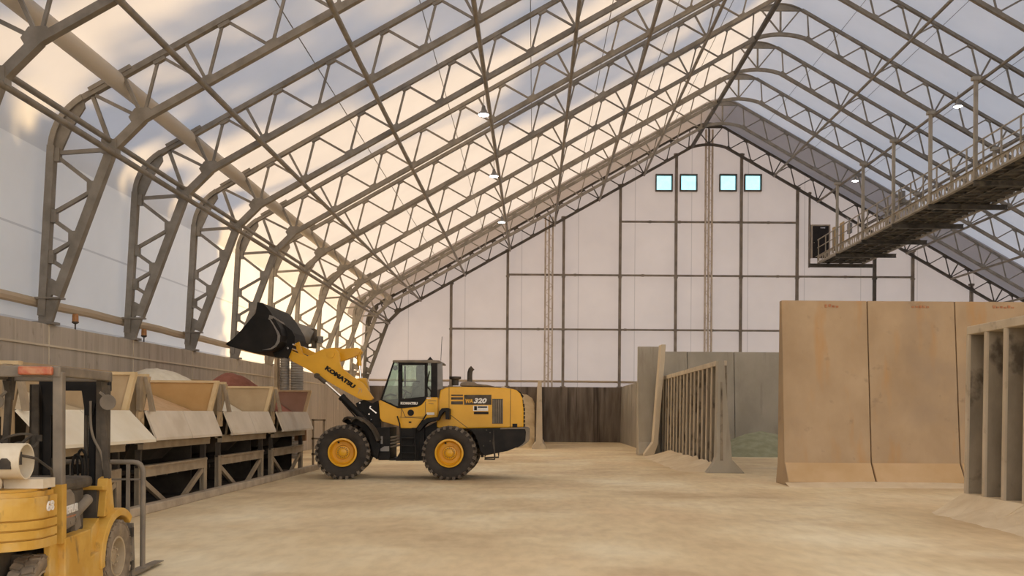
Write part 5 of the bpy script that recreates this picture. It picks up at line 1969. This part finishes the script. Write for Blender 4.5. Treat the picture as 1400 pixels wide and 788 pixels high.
for i, (x, pts) in enumerate(((0.05, [(0.05, 0.3, 1.0), (0.02, 0.28, 1.35), (0.08, 0.26, 1.47), (0.14, 0.28, 1.35), (0.1, 0.3, 0.9)]),
                              (0.0, [(0.0, 0.3, 0.9), (-0.03, 0.28, 1.3), (0.03, 0.26, 1.42), (0.10, 0.28, 1.3), (0.05, 0.3, 0.9)]),
                              (0.2, [(0.16, 0.28, 1.95), (0.165, 0.27, 1.7), (0.20, 0.26, 1.55), (0.29, 0.26, 1.40), (0.32, 0.28, 1.1)]))):
    a = MB()
    sm = []
    for j in range(len(pts) - 1):
        for k in range(4):
            t = k / 4
            sm.append(Vector(pts[j]).lerp(Vector(pts[j + 1]), t))
    sm.append(Vector(pts[-1]))
    for _ in range(3):
        sm = [sm[0]] + [(sm[k - 1] + sm[k] * 2 + sm[k + 1]) / 4 for k in range(1, len(sm) - 1)] + [sm[-1]]
    a.path(sm, 0.014, 8)
    B(a, 'hydraulic_hose', 'dustgrey' if i == 2 else 'black', smooth=True)
a = MB()
a.span((-0.48, 0.62, 0.12), (0.48, 0.68, 0.22))
a.span((-0.48, 0.62, 0.48), (0.48, 0.68, 0.58))
for x in (-0.2, 0.2):
    a.span((x - 0.04, 0.48, 0.10), (x + 0.04, 0.64, 0.62))
B(a, 'carriage', 'dustdark')
a = MB()
R = 0.07
fr = [(0.56, 0.72, 0.15), (0.56, 0.72, 1.22), (0.545, 0.72, 1.27), (0.50, 0.72, 1.29), (-0.50, 0.72, 1.29), (-0.545, 0.72, 1.27), (-0.56, 0.72, 1.22), (-0.56, 0.72, 0.15)]
a.path([(0.56, 0.72, 0.15), (0.56, 0.72, 1.18), (0.552, 0.72, 1.225), (0.53, 0.72, 1.262), (0.495, 0.72, 1.283), (0.45, 0.72, 1.29), (-0.45, 0.72, 1.29), (-0.495, 0.72, 1.283), (-0.53, 0.72, 1.262), (-0.552, 0.72, 1.225), (-0.56, 0.72, 1.18), (-0.56, 0.72, 0.15)], 0.028, 10)
for x in (-0.4, -0.2, 0.0, 0.2, 0.4):
    a.bar((x, 0.72, 0.2), (x, 0.72, 1.28), 0.035, 0.03, (0, 1, 0))
a.bar((-0.56, 0.72, 1.10), (0.56, 0.72, 1.10), 0.02, 0.02, (0, 1, 0))
B(a, 'load_backrest', 'dustgrey', smooth=True)
for x in (-0.42, 0.40):
    a = MB()
    a.prism([(x - 0.055, 0.70, 0.03), (x - 0.055, 0.74, 0.03), (x - 0.055, 1.82, 0.035), (x - 0.055, 1.82, 0.045), (x - 0.055, 0.80, 0.075), (x - 0.055, 0.745, 0.62), (x - 0.055, 0.70, 0.62)], (0.11, 0, 0))
    B(a, 'fork', 'dustgrey')

# ================================================================== TREES OUTSIDE (left), light, camera
def tree(x, y, h, r, z0, seed, n, size, label):
    rnd = random.Random(seed)
    t = thing('yard_tree', label, 'tree', (x, y, -0.3), 'trees outside along the left wall')
    a = MB()
    a.tube((x, y, -0.4), (x + 0.2, y, h * 0.55), 0.38, 12, 0.2)
    a.tube((x + 0.2, y, h * 0.55), (x, y, h * 0.92), 0.2, 10, 0.05)
    for k in range(9):
        z = z0 + (h * 0.85 - z0) * k / 9
        an = k * 2.4
        a.tube((x + 0.15, y, z), (x + math.cos(an) * r * 0.75, y + math.sin(an) * r * 0.75, z + 1.6), 0.11, 8, 0.03)
    a.build('trunk', 'bark', t)
    a = MB()
    vs, fs = [], []
    for i in range(n):
        u = rnd.random()
        z = z0 + (h - z0) * u
        prof = math.sin(PI * min(1, 0.18 + 0.82 * u)) ** 0.7
        rr = r * prof * math.sqrt(rnd.random())
        an = rnd.random() * 2 * PI
        c = Vector((x + rr * math.cos(an), y + rr * math.sin(an), z))
        if noise.noise(Vector((c.x * 0.3, c.y * 0.22, c.z * 0.5)) + Vector((seed, 0, 0))) < (-0.5 if h < 20 else -0.08 + 0.12 * (u - 0.5)):
            continue
        d1 = Vector((rnd.gauss(0, 1), rnd.gauss(0, 1), rnd.gauss(0, 1))).normalized()
        d2 = d1.orthogonal().normalized()
        s = size * (0.6 + 0.8 * rnd.random())
        k = len(vs)
        vs += [c - d1 * s, c + d2 * s * 0.5, c + d1 * s, c - d2 * s * 0.5]
        fs.append((k, k + 1, k + 2, k + 3))
    a._add(vs, fs)
    a.build('foliage', 'leaf', t)
    return t
TREES = [(-24, -8.6, 15.0, 4.2, 0.5, 1, 2900), (-24, 0.2, 16.0, 4.2, 0.5, 2, 2900), (-24, 9.0, 15.5, 4.2, 0.5, 3, 2900), (-24, 17.8, 16.0, 4.2, 0.5, 4, 2900), (-24, 26.2, 15.5, 3.9, 0.4, 5, 2900),
         (-29.5, 2.2, 17.0, 4.1, 0.5, 11, 2900), (-29.5, 10.9, 17.0, 4.1, 0.5, 12, 2900), (-29.5, 19.6, 17.5, 4.1, 0.5, 13, 2900),
         (-36.0, -9, 34, 4.8, 18.0, 6, 2300), (-36.0, 1.0, 37, 4.8, 19.0, 7, 2300), (-36.0, 11.0, 39, 4.8, 22.0, 8, 2000), (-36.0, 21.0, 42, 4.6, 30.5, 9, 1300)]
for i, (x, y, h, r, z0, sd, nn) in enumerate(TREES):
    tree(x, y, h, r, z0, sd, nn, 0.62, '%s yard tree outside the left wall, %s' % ('low dense' if i < 8 else 'tall thin', ['first in front', 'second in front', 'third in front', 'fourth in front', 'fifth in front', 'first of the middle row', 'second of the middle row', 'third of the middle row', 'first of the back row', 'second of the back row', 'third of the back row', 'last of the back row'][i]))

# ---- sky: warm pale horizon to blue zenith
wd = bpy.data.worlds.new('sky')
SC.world = wd
wd.use_nodes = True
nt = wd.node_tree
for n in list(nt.nodes):
    nt.nodes.remove(n)
out = nt.nodes.new('ShaderNodeOutputWorld')
bg = nt.nodes.new('ShaderNodeBackground')
tcn = nt.nodes.new('ShaderNodeTexCoord')
sep = nt.nodes.new('ShaderNodeSeparateXYZ')
nt.links.new(tcn.outputs['Generated'], sep.inputs[0])
rp = ramp(nt, sep.outputs['Z'], [(0.0, (0.62, 0.52, 0.42, 1)), (0.04, (1.0, 0.90, 0.80, 1)), (0.25, (0.92, 0.88, 0.85, 1)), (0.55, (0.39, 0.49, 0.67, 1)), (1.0, (0.25, 0.39, 0.67, 1))])
nt.links.new(rp.outputs['Color'], bg.inputs['Color'])
bg.inputs['Strength'].default_value = 1.25
nt.links.new(bg.outputs[0], out.inputs['Surface'])

su = bpy.data.lights.new('sun', 'SUN')
su.energy = 4.9
su.color = (1.0, 0.70, 0.34)
su.angle = math.radians(1.6)
so = bpy.data.objects.new('sun', su)
COL.objects.link(so)
sd = Vector((0.83, 0.40, -0.385)).normalized()
so.rotation_euler = sd.to_track_quat('-Z', 'Y').to_euler()
so.location = (-60, -10, 40)

cam = bpy.data.cameras.new('camera')
cam.sensor_fit = 'HORIZONTAL'
cam.sensor_width = 36.0
cam.lens = F * 36.0 / 1400.0
cam.shift_x = -(CU - 700.0) / 1400.0
cam.shift_y = (CV - 394.0) / 1400.0
cam.clip_end = 500
co = bpy.data.objects.new('camera', cam)
COL.objects.link(co)
co.location = (0, 0, EYE)
co.rotation_euler = (PI / 2, -ROLL, 0)
SC.camera = co

vs_ = SC.view_settings
vs_.view_transform = 'Standard'
vs_.look = 'None'
vs_.gamma = 1.0
vs_.use_curve_mapping = False
vs_.exposure = 0.90
SC.cycles.use_denoising = True
SC.cycles.max_bounces = 7
SC.cycles.diffuse_bounces = 5
SC.cycles.transmission_bounces = 6
SC.cycles.transparent_max_bounces = 12
SC.cycles.sample_clamp_indirect = 8.0
